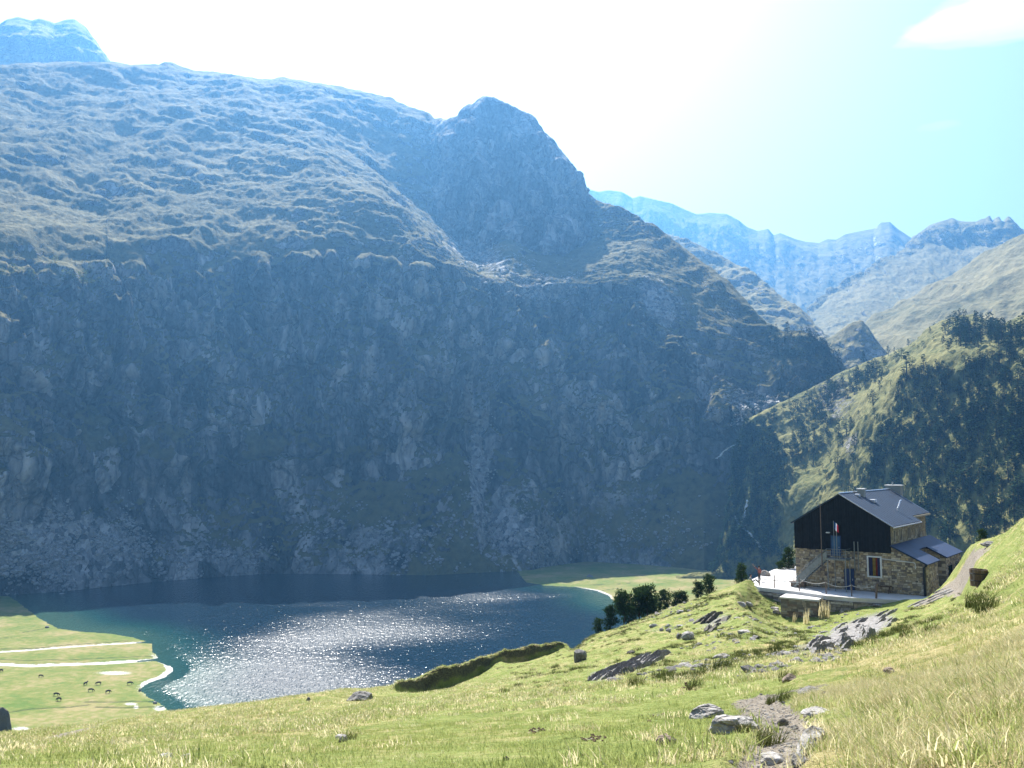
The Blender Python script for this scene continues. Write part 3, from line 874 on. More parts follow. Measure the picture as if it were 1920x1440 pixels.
# ------------------------------------------------------------------ mesh builder
class MB:
    def __init__(self):
        self.v, self.f, self.c = [], [], []

    def add(self, v, f, tint=None):
        b = len(self.v)
        self.v += [tuple(p) for p in v]
        self.f += [tuple(i + b for i in q) for q in f]
        self.c += [tint] * len(f)

    def box(self, x0, y0, z0, x1, y1, z1, tint=None, jit=0.0):
        v = [(x, y, z) for z in (z0, z1) for y in (y0, y1) for x in (x0, x1)]
        if jit:
            v = [(a + random.uniform(-jit, jit), b + random.uniform(-jit, jit), c + random.uniform(-jit, jit)) for a, b, c in v]
        self.add(v, [(0, 2, 3, 1), (4, 5, 7, 6), (0, 1, 5, 4), (2, 6, 7, 3), (0, 4, 6, 2), (1, 3, 7, 5)], tint)

    def tube(self, pts, radii, n=6, cap=True, tint=None):
        pts = [Vector(p) for p in pts]
        if isinstance(radii, (int, float)):
            radii = [radii] * len(pts)
        v, f = [], []
        up = Vector((0, 0, 1))
        for i, p in enumerate(pts):
            d = (pts[min(i + 1, len(pts) - 1)] - pts[max(i - 1, 0)]).normalized()
            a = d.cross(up if abs(d.z) < 0.9 else Vector((1, 0, 0))).normalized()
            b = a.cross(d)
            for k in range(n):
                t = 2 * math.pi * k / n
                v.append(p + (a * math.cos(t) + b * math.sin(t)) * radii[i])
        for i in range(len(pts) - 1):
            for k in range(n):
                f.append((i * n + k, i * n + (k + 1) % n, (i + 1) * n + (k + 1) % n, (i + 1) * n + k))
        if cap:
            f.append(tuple(range(n))[::-1])
            f.append(tuple(range((len(pts) - 1) * n, len(pts) * n)))
        self.add(v, f, tint)

    def slab(self, quad, thick, tint=None):
        """quad of 4 points thickened against its normal"""
        q = [Vector(p) for p in quad]
        n = (q[1] - q[0]).cross(q[3] - q[0]).normalized() * thick
        self.add(q + [p - n for p in q], [(0, 1, 2, 3), (7, 6, 5, 4), (0, 4, 5, 1), (1, 5, 6, 2), (2, 6, 7, 3), (3, 7, 4, 0)], tint)

    def prism(self, outline, y0, y1, tint=None):
        """outline in x,z extruded along y"""
        n = len(outline)
        v = [(x, y0, z) for x, z in outline] + [(x, y1, z) for x, z in outline]
        f = [tuple(range(n)), tuple(range(n, 2 * n))[::-1]] + [(i, i + n, (i + 1) % n + n, (i + 1) % n) for i in range(n)]
        self.add(v, f, tint)

    def build(self, name, mat, parent=None, bevel=0.0, smooth=False):
        me = bpy.data.meshes.new(name)
        me.from_pydata(self.v, [], self.f)
        bm = bmesh.new()
        bm.from_mesh(me)
        bmesh.ops.recalc_face_normals(bm, faces=bm.faces)
        if bevel:
            bmesh.ops.bevel(bm, geom=bm.edges[:], offset=bevel, segments=1, affect='EDGES')
        bm.to_mesh(me)
        bm.free()
        if not bevel and any(c is not None for c in self.c):
            at = me.attributes.new('tint', 'FLOAT_COLOR', 'FACE')
            at.data.foreach_set('color', np.array([(*(c or (0.3, 0.3, 0.3)), 1) for c in self.c], np.float32).ravel())
        if smooth:
            me.polygons.foreach_set('use_smooth', np.ones(len(me.polygons), bool))
        me.materials.append(mat)
        return put(bpy.data.objects.new(name, me), parent)


def empty(name, loc, rz=0.0, label=None, cat=None, group=None):
    o = bpy.data.objects.new(name, None)
    o.empty_display_size = 0.3
    o.location = loc
    o.rotation_euler = (0, 0, rz)
    return put(tag(o, label, cat, group))


def tinted(name, rough=0.9, scale=5.0, bump=0.02, spec=0.15):
    t = NT(name)
    n = t.noise(scale, 5, 0.65)
    n2 = t.noise(scale * 5, 4, 0.6)
    c = t.n.new('ShaderNodeMix')
    c.data_type = 'RGBA'
    c.blend_type = 'MULTIPLY'
    c.inputs['Factor'].default_value = 1.0
    t.l.new(t.attr_col('tint'), c.inputs[6])
    t.l.new(t.ramp(n, [(0.3, (0.72, 0.72, 0.72)), (0.7, (1.2, 1.2, 1.2))]), c.inputs[7])
    return t.finish(t.bsdf(c.outputs[2], rough, spec, 0, t.bump(n2, 0.7, bump)))


M['stones'] = tinted('wall_stones')
M['mortar'] = plain('wall_mortar', (0.20, 0.17, 0.125), 0.95, 0.1, 0, 0.3, 2.0, 0.02)
M['cladding'] = plain('dark_weathered_boards', (0.007, 0.008, 0.010), 0.75, 0.2, 0, 0.45, 1.7, 0.004)
M['cladding_b'] = plain('dark_weathered_boards_greyer', (0.011, 0.012, 0.014), 0.8, 0.2, 0, 0.45, 1.9, 0.004)
M['slate'] = plain('blue_grey_roof_sheet', (0.018, 0.034, 0.060), 0.6, 0.35, 0.0, 0.2, 0.6, 0.003)
M['slate_dark'] = plain('dark_annex_roof', (0.014, 0.028, 0.070), 0.55, 0.35, 0, 0.2, 0.7, 0.003)
M['zinc'] = plain('bright_zinc', (0.62, 0.64, 0.66), 0.35, 0.5, 0.6, 0.12, 2.0)
M['render'] = plain('cream_render', (0.42, 0.37, 0.27), 0.9, 0.1, 0, 0.18, 0.9, 0.01)
M['chimney'] = plain('grey_chimney_render', (0.30, 0.32, 0.30), 0.9, 0.1, 0, 0.15, 1.2, 0.01)
M['glass'] = plain('dark_window_glass', (0.012, 0.016, 0.02), 0.08, 0.5, 0, 0.2, 1.0)
M['frame_white'] = plain('white_frame_paint', (0.62, 0.62, 0.60), 0.5, 0.3, 0, 0.1, 2.0)
M['blue'] = plain('blue_door_paint', (0.035, 0.10, 0.20), 0.5, 0.3, 0, 0.2, 1.5)
M['blue_dark'] = plain('deep_blue_door_paint', (0.02, 0.045, 0.13), 0.5, 0.3, 0, 0.2, 1.5)
M['steel'] = plain('galvanised_steel', (0.20, 0.22, 0.22), 0.5, 0.4, 0.3, 0.2, 3.0)
M['rust'] = plain('weathered_timber_post', (0.16, 0.12, 0.10), 0.85, 0.15, 0, 0.3, 4.0, 0.005)
M['rope'] = plain('pale_rope', (0.45, 0.43, 0.39), 0.9, 0.1, 0, 0.1, 9.0)
M['concrete'] = plain('pale_concrete', (0.50, 0.49, 0.47), 0.9, 0.15, 0, 0.14, 0.7, 0.008)
M['drainpipe'] = plain('dark_drainpipe', (0.02, 0.022, 0.025), 0.5, 0.3)
M['wood'] = plain('brown_wood', (0.13, 0.085, 0.055), 0.8, 0.15, 0, 0.3, 3.0, 0.005)
M['dark'] = plain('dark_cloth', (0.015, 0.017, 0.02), 0.9, 0.1)
M['yellow'] = plain('yellow_curtain', (0.20, 0.13, 0.025), 0.9, 0.1)
M['red'] = plain('red_curtain', (0.16, 0.025, 0.015), 0.9, 0.1)
M['purple'] = plain('blue_curtain', (0.03, 0.03, 0.07), 0.9, 0.1)

STONE_TINTS = [tuple(1.42 * q for q in c) for c in [(0.25, 0.20, 0.13), (0.30, 0.25, 0.17), (0.21, 0.17, 0.12), (0.34, 0.29, 0.21), (0.17, 0.14, 0.11), (0.12, 0.10, 0.085), (0.28, 0.215, 0.125), (0.38, 0.33, 0.25)]]
GREY_TINTS = [(0.26, 0.245, 0.225), (0.33, 0.31, 0.285), (0.20, 0.185, 0.17), (0.15, 0.135, 0.12), (0.30, 0.26, 0.22), (0.40, 0.375, 0.345)]


def stonework(mb, o, u, n, w, z0, ztop, hmin=0.22, hmax=0.42, wmin=0.3, wmax=0.8, tints=STONE_TINTS, skip=None, proud=0.05):
    """courses of single stones on a face: o origin, u along, n outward; ztop(s) gives the top edge"""
    o, u, n = Vector(o), Vector(u).normalized(), Vector(n).normalized()
    z = z0
    zmax = max(ztop(s) for s in np.linspace(0, w, 12))
    while z < zmax - 0.06:
        h = random.uniform(hmin, hmax)
        s = -random.uniform(0, wmin) * 0
        while s < w - 0.04:
            l = min(random.uniform(wmin, wmax), w - s)
            if w - s - l < wmin * 0.5:
                l = w - s
            a, b = s + 0.012, s + l - 0.012
            t = min(z + h - 0.02, ztop(s) - 0.01, ztop(s + l) - 0.01)
            if t - z > 0.07 and not (skip and skip(s + l / 2, (z + t) / 2)):
                p = random.uniform(0.015, proud)
                c = random.choice(tints)
                k = random.uniform(0.8, 1.2)
                j = lambda q: random.uniform(-q, q)
                F_ = [o + u * (a + j(0.015)) + n * p + Vector((0, 0, z + 0.012 + j(0.012))), o + u * (b + j(0.015)) + n * (p + j(0.012)) + Vector((0, 0, z + 0.012 + j(0.012))),
                      o + u * (b - 0.02 + j(0.02)) + n * (p + j(0.012)) + Vector((0, 0, t + j(0.015))), o + u * (a + 0.02 + j(0.02)) + n * p + Vector((0, 0, t + j(0.015)))]
                B_ = [o + u * a - n * 0.05 + Vector((0, 0, z)), o + u * b - n * 0.05 + Vector((0, 0, z)), o + u * b - n * 0.05 + Vector((0, 0, t)), o + u * a - n * 0.05 + Vector((0, 0, t))]
                mb.add(F_ + B_, [(0, 1, 2, 3), (0, 4, 5, 1), (1, 5, 6, 2), (2, 6, 7, 3), (3, 7, 4, 0)], tuple(min(1, q * k) for q in c))
            s += l
        z += h


# ------------------------------------------------------------------ the refuge
W = 10.37                                     # gable width; local x runs from -W to 0, y away from the gable, z up
CLAD = 4.3                                    # underside of the boarded storey
EAVE, RIDGE = 7.25, 10.42
LEN, LEN2 = 11.9, 20.2
house = empty('mountain_refuge', HOUSE_O, HOUSE_A, 'two storey stone mountain refuge with a dark boarded gable and blue-grey roof', 'house')


def roof_z(x):
    return EAVE + (RIDGE - EAVE) * (1 - abs(x + W / 2) / (W / 2))


b = MB()
b.prism([(-W, -1.2), (0, -1.2), (0, EAVE), (-W / 2, RIDGE - 0.05), (-W, EAVE)], 0.0, LEN)
b.prism([(-W, -1.2), (-1.0, -1.2), (-1.0, roof_z(-1.0) - 0.05), (-W / 2, RIDGE - 0.05), (-W, EAVE)], LEN, LEN2)
wall = b.build('wall', M['mortar'], house)
openings = [(-5.0, -3.85, -0.2, 2.35), (-2.5, -0.95, 1.55, 3.85)]
b = MB()
stonework(b, (-W, 0, 0), (1, 0, 0), (0, -1, 0), W, -0.5, lambda s: CLAD - 0.02, 0.13, 0.30, 0.16, 0.55,
          skip=lambda s, z: any(x0 < s - W < x1 and z0 < z < z1 for x0, x1, z0, z1 in openings))
sk = b.build('stone', M['stones'], wall)
sk['kind'] = 'stuff'
b = MB()
side_open = [(1.15, 1.85), (3.45, 4.75), (7.2, 8.5), (10.25, 10.8)]
stonework(b, (0, 0, 0), (0, 1, 0), (1, 0, 0), LEN, 4.9, lambda s: EAVE - 0.05, 0.2, 0.4, 0.3, 0.7, tints=[(0.40, 0.33, 0.20), (0.36, 0.30, 0.19), (0.33, 0.27, 0.165), (0.43, 0.36, 0.24), (0.29, 0.235, 0.15)],
          skip=lambda s, z: any(a < s < c for a, c in side_open) and 5.25 < z < 6.65)
stonework(b, (-1.0, LEN, 0), (0, 1, 0), (1, 0, 0), LEN2 - LEN, 4.5, lambda s: roof_z(-1.0) - 0.05, 0.2, 0.4, 0.3, 0.7, tints=[(0.36, 0.30, 0.19), (0.33, 0.27, 0.165), (0.43, 0.36, 0.24), (0.29, 0.235, 0.15)])
stonework(b, (-W, LEN2, 0), (0, -1, 0), (-1, 0, 0), LEN2, -0.5, lambda s: EAVE - 0.05, 0.3, 0.5, 0.5, 1.0)
sk = b.build('stone', M['stones'], wall)
sk['kind'] = 'stuff'

# boarded gable
clad = MB()
clad.prism([(-W - 0.06, CLAD), (0.06, CLAD), (0.06, EAVE), (-W / 2, RIDGE - 0.02), (-W - 0.06, EAVE)], -0.10, -0.01)
clad = clad.build('boarded_gable', M['cladding'], house)
nb = 38
for k in range(nb):
    x0 = -W - 0.05 + (W + 0.1) * k / nb
    x1 = -W - 0.05 + (W + 0.1) * (k + 1) / nb - 0.018
    b = MB()
    zl = CLAD - 0.06 - random.uniform(0, 0.03)
    out = [(x0, zl), (x1, zl), (x1, roof_z(x1) - 0.06)] + ([(-W / 2, RIDGE - 0.06)] if x0 < -W / 2 < x1 else []) + [(x0, roof_z(x0) - 0.06)]
    d = random.uniform(0.0, 0.012)
    b.prism(out, -0.135 - d, -0.102)
    b.build('board', M['cladding' if random.random() < 0.6 else 'cladding_b'], clad)

# main roof: two slopes, the right one stepped back over the rear part
def slope_slab(mb, side, y0, y1, xe, thick=0.14):
    """xe: distance of the eave edge outside the wall line"""
    if side > 0:
        xr = xe
        q = [(-W / 2, y0, RIDGE + 0.12), (xr, y0, roof_z(0) + 0.12 - (RIDGE - EAVE) / (W / 2) * xr), (xr, y1, roof_z(0) + 0.12 - (RIDGE - EAVE) / (W / 2) * xr), (-W / 2, y1, RIDGE + 0.12)]
        mb.slab([q[0], q[1], q[2], q[3]], thick)
    else:
        xl = -W - xe
        zl = EAVE + 0.12 - (RIDGE - EAVE) / (W / 2) * xe
        mb.slab([(-W / 2, y1, RIDGE + 0.12), (xl, y1, zl), (xl, y0, zl), (-W / 2, y0, RIDGE + 0.12)], thick)


b = MB()
slope_slab(b, 1, -0.32, LEN + 0.1, 0.42)
slope_slab(b, 1, LEN + 0.1, LEN2 + 0.3, -0.55)
slope_slab(b, -1, -0.32, LEN2 + 0.3, 0.42)
roof = b.build('roof', M['slate'], house)
sl = (RIDGE - EAVE) / (W / 2)
# standing seams of the sheet roof
b = MB()
for k in range(1, 21):
    y = -0.32 + k * (LEN2 + 0.6) / 21
    xe = 0.40 if y < LEN + 0.1 else -0.57
    b.tube([(-W / 2 + 0.1, y, RIDGE + 0.13 - sl * 0.1), (xe, y, RIDGE + 0.13 - sl * (xe + W / 2))], 0.010, 4)
b.build('roof_seam', M['slate'], roof)['kind'] = 'stuff'
b = MB()
b.tube([(-W / 2, -0.34, RIDGE + 0.14), (-W / 2, LEN2 + 0.32, RIDGE + 0.14)], 0.10, 6)
b.build('ridge_cap', M['zinc'], roof)
b = MB()
b.tube([(-W / 2, -0.33, RIDGE + 0.08), (0.42, -0.33, EAVE + 0.08 - sl * 0.42)], 0.055, 5)
b.build('verge_trim', M['zinc'], roof)
b = MB()
b.tube([(-W / 2, LEN2 + 0.31, RIDGE + 0.10), (-0.55, LEN2 + 0.31, EAVE + 0.10 + sl * 0.55)], 0.05, 5)
b.build('verge_trim', M['zinc'], roof)
b = MB()
b.tube([(0.47, -0.3, EAVE - 0.02 - sl * 0.42), (0.47, LEN + 0.1, EAVE - 0.02 - sl * 0.42)], 0.075, 6)
b.build('gutter', M['frame_white'], roof)
b = MB()
b.box(-0.62, LEN + 0.15, EAVE + sl * 0.55 - 0.18, -0.42, LEN2 + 0.3, EAVE + sl * 0.55 + 0.02)
b.build('fascia', M['render'], roof)


def chimney(x0, x1, y0, y1, ztop, cap=0.12):
    b = MB()
    b.box(x0, y0, roof_z((x0 + x1) / 2) - 1.6, x1, y1, ztop)
    c = b.build('chimney', M['chimney'], roof, 0.02)
    b = MB()
    b.box(x0 - 0.08, y0 - 0.08, ztop + 0.002, x1 + 0.08, y1 + 0.08, ztop + cap)
    put_under = b.build('chimney_cap', M['frame_white'], None, 0.02)
    COL.objects.unlink(put_under)
    put(put_under, roof)
    return c


chimney(-W / 2 + 0.25, -W / 2 + 0.95, 5.6, 6.5, RIDGE + 0.42)
chimney(-W / 2 - 0.6, -W / 2 + 1.3, LEN2 + 0.32, LEN2 + 1.5, RIDGE + 0.55)
b = MB()
b.tube([(-W / 2 + 0.2, LEN2 + 0.9, RIDGE + 0.6), (-W / 2 + 0.2, LEN2 + 0.9, RIDGE + 1.05)], 0.10, 8)
b.build('flue', M['steel'], roof)
b = MB()
b.box(-W / 2 + 1.5, 5.9, roof_z(-W / 2 + 1.8) + 0.02, -W / 2 + 2.1, 6.7, roof_z(-W / 2 + 1.8) + 0.40)
b.build('skylight', M['zinc'], roof, 0.03)
b = MB()
b.box(-W / 2 + 0.45, 4.0, roof_z(-W / 2 + 0.6) + 0.02, -W / 2 + 0.9, 4.6, roof_z(-W / 2 + 0.6) + 0.32)
b.build('roof_vent', M['zinc'], roof, 0.03)
b = MB()
xp, zp = -1.55, roof_z(-1.55) + 0.1
b.tube([(xp, 9.6, zp), (xp, 9.6, zp + 0.35), (xp + 0.05, 9.75, zp + 0.5), (xp + 0.1, 10.2, zp + 0.95), (xp + 0.1, 10.35, zp + 1.15), (xp + 0.1, 10.8, zp + 1.2)], 0.09, 7)
b.build('flue', M['zinc'], roof)

# windows of the side wall
for y0, y1, n in ((1.2, 1.8, 1), (3.5, 4.7, 2), (7.25, 8.45, 2), (10.3, 10.75, 1)):
    b = MB()
    b.box(0.03, y0 - 0.09, 5.25, 0.075, y1 + 0.09, 5.36)
    b.box(0.03, y0 - 0.09, 6.57, 0.075, y1 + 0.09, 6.68)
    for k in range(n + 1):
        yy = y0 + (y1 - y0) * k / n
        b.box(0.031, yy - 0.08, 5.36, 0.074, yy + 0.08, 6.57)
    win = b.build('window', M['render'], house)
    b = MB()
    b.box(0.004, y0, 5.36, 0.025, y1, 6.57)
    b.build('pane', M['glass'], win)

# ground floor window with its curtains
b = MB()
for q in ((-2.5, 1.55, -2.33, 3.85), (-1.12, 1.55, -0.95, 3.85), (-2.33, 1.55, -1.12, 1.70), (-2.33, 3.70, -1.12, 3.85)):
    b.box(q[0], -0.10, q[1], q[2], 0.0, q[3])
win = b.build('window', M['frame_white'], house)
b = MB()
b.box(-2.33, -0.03, 1.70, -1.12, -0.012, 3.70)
b.build('pane', M['glass'], win)
for x0, x1, m, z0 in ((-2.28, -1.95, 'purple', 1.75), (-1.90, -1.60, 'yellow', 1.75), (-1.58, -1.42, 'red', 1.75), (-1.40, -1.15, 'purple', 1.75)):
    b = MB()
    for k in range(4):
        xa = x0 + (x1 - x0) * k / 4
        b.box(xa, -0.046 - 0.006 * (k % 2), z0, xa + (x1 - x0) / 4 - 0.004, -0.036, 3.68)
    b.build('curtain', M[m], win)
# doors
b = MB()
b.box(-6.2, -0.20, 3.62, -5.3, -0.142, 5.75)
door = b.build('door', M['blue'], house)
b = MB()
b.box(-6.30, -0.21, 3.6, -6.203, -0.143, 5.85)
b.box(-5.297, -0.21, 3.6, -5.2, -0.143, 5.85)
b.box(-6.30, -0.212, 5.753, -5.2, -0.143, 5.86)
b.build('door_frame', M['blue_dark'], door)
b = MB()
b.tube([(-5.45, -0.25, 4.6), (-5.32, -0.25, 4.6)], 0.02, 6)
b.build('handle', M['zinc'], door)
b = MB()
b.box(-4.95, -0.10, -0.02, -3.9, -0.01, 2.3)
door = b.build('door', M['blue_dark'], house)
for k in range(6):
    b = MB()
    b.box(-4.93 + k * 0.172, -0.125, 0.02, -4.93 + k * 0.172 + 0.16, -0.103, 2.27)
    b.build('plank', M['blue_dark'], door)
b = MB()
b.tube([(-4.05, -0.16, 1.05), (-4.05, -0.16, 1.25)], 0.02, 6)
b.build('handle', M['zinc'], door)
b = MB()
b.box(-6.75, -0.42, 6.10, -6.35, -0.142, 6.22)
b.build('lamp', M['frame_white'], house, 0.02)
# white pipe along the wall
b = MB()
b.tube([(-0.94, -0.12, 3.62), (2.35, -0.12, 3.40), (2.45, -0.12, 3.30), (2.45, -0.12, 2.75)], 0.05, 6)
b.build('pipe', M['frame_white'], house)

# lean-to along the right side
LW = 3.46
zt, zb = 5.0, 3.3


def lz(x):
    return zt + (zb - zt) * x / LW


annex = MB()
annex.prism([(0.07, -1.2), (LW, -1.2), (LW, zb), (0.07, zt - 0.05)], 0.0, 5.3)
annex.prism([(0.07, -1.2), (LW, -1.2), (LW, zb), (0.07, zt - 0.05)], 9.2, 17.2)
annex.prism([(0.07, -1.2), (1.3, -1.2), (1.3, lz(1.3)), (0.07, zt - 0.05)], 5.3, 9.2)
annex = annex.build('lean_to', M['mortar'], house)
b = MB()
stonework(b, (0, 0, 0), (1, 0, 0), (0, -1, 0), LW, -0.5, lambda s: lz(s) - 0.03, 0.13, 0.30, 0.16, 0.55)
stonework(b, (LW, 0, 0), (0, 1, 0), (1, 0, 0), 5.3, -0.5, lambda s: zb - 0.05, 0.13, 0.30, 0.16, 0.55)
stonework(b, (LW, 9.2, 0), (0, 1, 0), (1, 0, 0), 8.0, -0.5, lambda s: zb - 0.05, 0.13, 0.30, 0.16, 0.55, skip=lambda s, z: (1.2 < s < 3.2 or 5.0 < s < 6.6) and z < 2.3)
stonework(b, (1.3, 9.2, 0), (1, 0, 0), (0, -1, 0), LW - 1.3, -0.5, lambda s: lz(s + 1.3) - 0.05)
b.build('stone', M['stones'], annex)['kind'] = 'stuff'
for y0, y1, xe in ((-0.28, 5.5, LW + 0.25), (5.5, 9.0, 1.55), (9.0, 17.6, LW + 0.25)):
    b = MB()
    b.slab([(0.05, y0, lz(0.05) + 0.14), (xe, y0, lz(xe) + 0.14), (xe, y1, lz(xe) + 0.14), (0.05, y1, lz(0.05) + 0.14)], 0.14)
    b.build('roof', M['slate_dark'], annex)
b = MB()
b.tube([(0.05, -0.31, lz(0.05) + 0.08), (LW + 0.25, -0.31, lz(LW + 0.25) + 0.08)], 0.05, 5)
b.build('verge_trim', M['slate'], annex)
b = MB()
b.tube([(LW + 0.1, -0.12, zb - 0.1), (LW - 0.15, -0.16, zb - 0.35), (LW - 0.15, -0.16, -0.3)], 0.14, 7)
b.build('drainpipe', M['drainpipe'], annex)
b = MB()
b.box(LW + 0.012, 10.4, -0.3, LW + 0.04, 12.4, 2.2)
b.build('opening', M['glass'], annex)
b = MB()
b.box(LW + 0.012, 14.2, -0.3, LW + 0.04, 15.8, 2.2)
b.build('opening', M['glass'], annex)

# terrace slab and what stands on it
tb = MB()
n = len(TERRACE)
tb.add([(*p, PAD_Z) for p in TERRACE] + [(*p, PAD_Z - 0.42) for p in TERRACE], [tuple(range(n)), tuple(range(n, 2 * n))[::-1]] + [(i, (i + 1) % n, (i + 1) % n + n, i + n) for i in range(n)])
terrace = tag(tb.build('terrace', M['concrete']), kind='structure')
ti = terrace
# dry stone wall holding the terrace
ret = empty('retaining_wall', TERR_F[3], 0, 'rough dry stone retaining wall curving under the edge of the concrete terrace', 'wall')
rb = MB()
core = MB()
inv = Vector(TERR_F[3])
for a, c in zip(TERR_F[:8], TERR_F[1:9]):
    a2, c2 = a - inv, c - inv
    u = (c2 - a2)
    w_ = Vector((u.x, u.y, 0)).length
    nrm = Vector((u.y, -u.x, 0)).normalized()
    if nrm.dot(Vector((0, -1, 0))) < 0:
        nrm = -nrm
    a3 = Vector((a2.x, a2.y, 0)) + nrm * 0.10
    stonework(rb, a3, u, nrm, w_, -2.6, lambda s: -0.44, 0.2, 0.42, 0.3, 0.9, GREY_TINTS, proud=0.14)
    q = [a3 - nrm * 0.02 + Vector((0, 0, -0.46)), a3 + u - nrm * 0.02 + Vector((0, 0, -0.46))]
    core.add([q[0], q[1], q[1] + Vector((0, 0, -2.4)), q[0] + Vector((0, 0, -2.4)), q[0] - nrm * 0.5, q[1] - nrm * 0.5, q[1] - nrm * 0.5 + Vector((0, 0, -2.4)), q[0] - nrm * 0.5 + Vector((0, 0, -2.4))],
             [(0, 1, 2, 3), (4, 7, 6, 5), (0, 4, 5, 1), (1, 5, 6, 2), (2, 6, 7, 3), (3, 7, 4, 0)])
rb.build('stone', M['stones'], ret)['kind'] = 'stuff'
core.build('core', M['dark_rock'], ret)
# square stone bunker in front of the terrace
p = Vector(unp_z(1464, 1122, -14.25))
bunker = empty('stone_block_house', p, HOUSE_A + 0.12, 'low square stone bunker with a pale flat concrete top below the terrace', 'bunker')
b = MB()
b.box(0, 0, -2.8, 3.75, 2.6, 0)
b.build('core', M['mortar'], bunker)
b = MB()
stonework(b, (0, 0, 0), (1, 0, 0), (0, -1, 0), 3.75, -2.8, lambda s: -0.02, 0.14, 0.28, 0.3, 0.8, GREY_TINTS[1:5] + [(0.18, 0.14, 0.12), (0.22, 0.16, 0.13)])
stonework(b, (0, 2.6, 0), (0, -1, 0), (-1, 0, 0), 2.6, -2.8, lambda s: -0.02, 0.14, 0.28, 0.3, 0.8, GREY_TINTS)
stonework(b, (3.75, 0, 0), (0, 1, 0), (1, 0, 0), 2.6, -2.8, lambda s: -0.02, 0.14, 0.28, 0.3, 0.8, GREY_TINTS)
b.build('stone', M['stones'], bunker)['kind'] = 'stuff'
b = MB()
b.box(-0.12, -0.14, 0.003, 3.9, 2.75, 0.16, jit=0.03)
b.build('top_slab', M['concrete'], bunker)

# outside staircase
stair = empty('metal_staircase', house_pt(-7.0, -1.3), HOUSE_A, 'grey metal staircase climbing the gable to the upper blue door', 'staircase')
SX0, SX1, SZ = -3.0, 0.75, 3.45                  # local x of the foot and of the landing edge
for yy in (-0.55, 0.55):
    b = MB()
    b.slab([(SX0, yy, -0.02), (SX1, yy, SZ - 0.12), (SX1, yy, SZ + 0.10), (SX0, yy, 0.22)], 0.06)
    b.build('stringer', M['steel'], stair)
for k in range(17):
    t = (k + 0.5) / 17
    b = MB()
    x = SX0 + (SX1 - SX0) * t
    b.box(x - 0.13, -0.50, SZ * t - 0.02, x + 0.13, 0.48, SZ * t + 0.02)
    b.build('step', M['steel'], stair)
b = MB()
b.box(SX1, -0.62, SZ - 0.14, SX1 + 2.1, 1.12, SZ + 0.02)
b.build('landing', M['steel'], stair)
for x, y in ((SX1 + 0.1, -0.55), (SX1 + 2.0, -0.55), (SX1 + 2.0, 0.95)):
    b = MB()
    b.tube([(x, y, -0.05), (x, y, SZ - 0.143)], 0.06, 6)
    b.build('post', M['steel'], stair)
b = MB()
for dz in (0.45, 0.75, 1.05):
    b.tube([(SX0, -0.58, 0.15 + dz), (SX1, -0.58, SZ + dz), (SX1 + 2.05, -0.58, SZ + dz), (SX1 + 2.05, 1.05, SZ + dz)], 0.028, 5)
for t in np.linspace(0, 1, 9):
    x = SX0 + (SX1 - SX0) * t
    b.tube([(x, -0.58, SZ * t), (x, -0.58, SZ * t + 1.05 + 0.15 * (1 - t))], 0.026, 5)
for x in (SX1 + 0.7, SX1 + 1.4, SX1 + 2.05):
    b.tube([(x, -0.58, SZ), (x, -0.58, SZ + 1.05)], 0.028, 5)
b.build('railing', M['steel'], stair)
b = MB()
b.tube([(SX0, 0.58, 1.1), (SX1 - 0.4, 0.58, SZ + 0.9)], 0.028, 5)
for t in np.linspace(0, 0.9, 6):
    x = SX0 + (SX1 - SX0) * t
    b.tube([(x, 0.58, SZ * t), (x, 0.58, SZ * t + 1.05)], 0.024, 5)
b.build('railing', M['steel'], stair)
b = MB()
b.slab([(SX0 + 0.3, -0.60, 0.5), (SX1, -0.60, SZ + 0.12), (SX1, -0.60, SZ + 0.85), (SX0 + 0.3, -0.60, 1.2)], 0.015)
b.build('side_panel', M['steel'], stair)

# poles and flag
pole = MB()
pole.tube([(0, 0, -1.0), (0, 0, 5.9)], [0.055, 0.035], 7)
pole = pole.build('mast', M['rust'])
pole.location = house_pt(-6.75, -1.98, 3.6)
tag(pole, 'tall thin brown mast rising beside the staircase landing past the gable edge', 'pole')
flag = empty('flag_on_pole', house_pt(-5.35, -1.98, 0.0), HOUSE_A, 'small tricolour flag of blue, white and red on a pale pole before the upper door', 'flag')
b = MB()
b.tube([(0, 0, 0), (0, 0, 7.6)], [0.045, 0.03], 7)
b.build('flagpole', M['steel'], flag)
M['flag_blue'] = plain('flag_blue', (0.01, 0.07, 0.22), 0.8, 0.1)
M['flag_white'] = plain('flag_white', (0.8, 0.8, 0.8), 0.8, 0.1)
M['flag_red'] = plain('flag_red', (0.55, 0.02, 0.05), 0.8, 0.1)
for k, m in enumerate(('flag_blue', 'flag_white', 'flag_red')):
    v, f = [], []
    for i in range(4):
        for j in range(5):
            s = (k + i / 3) / 3
            v.append((0.05 + 0.55 * s, 0.10 * math.sin(5 * s + j * 0.4) - 0.25 * s, 7.5 - 0.8 * j / 4 - 0.35 * s))
    for i in range(3):
        for j in range(4):
            f.append((i * 5 + j, i * 5 + j + 1, i * 5 + j + 6, i * 5 + j + 5))
    b = MB()
    b.add(v, f)
    b.build('flag_band', M[m], flag, smooth=True)
for k, (x, z1) in enumerate(((-5.08, 6.9),)):
    b = MB()
    b.tube([(0, 0, 3.45), (0, 0, z1)], 0.045, 6)
    o = b.build('post', M['steel'])
    o.location = house_pt(x, -1.96, 0)
    tag(o, 'bare grey upright just right of the flag pole on the landing', 'post')
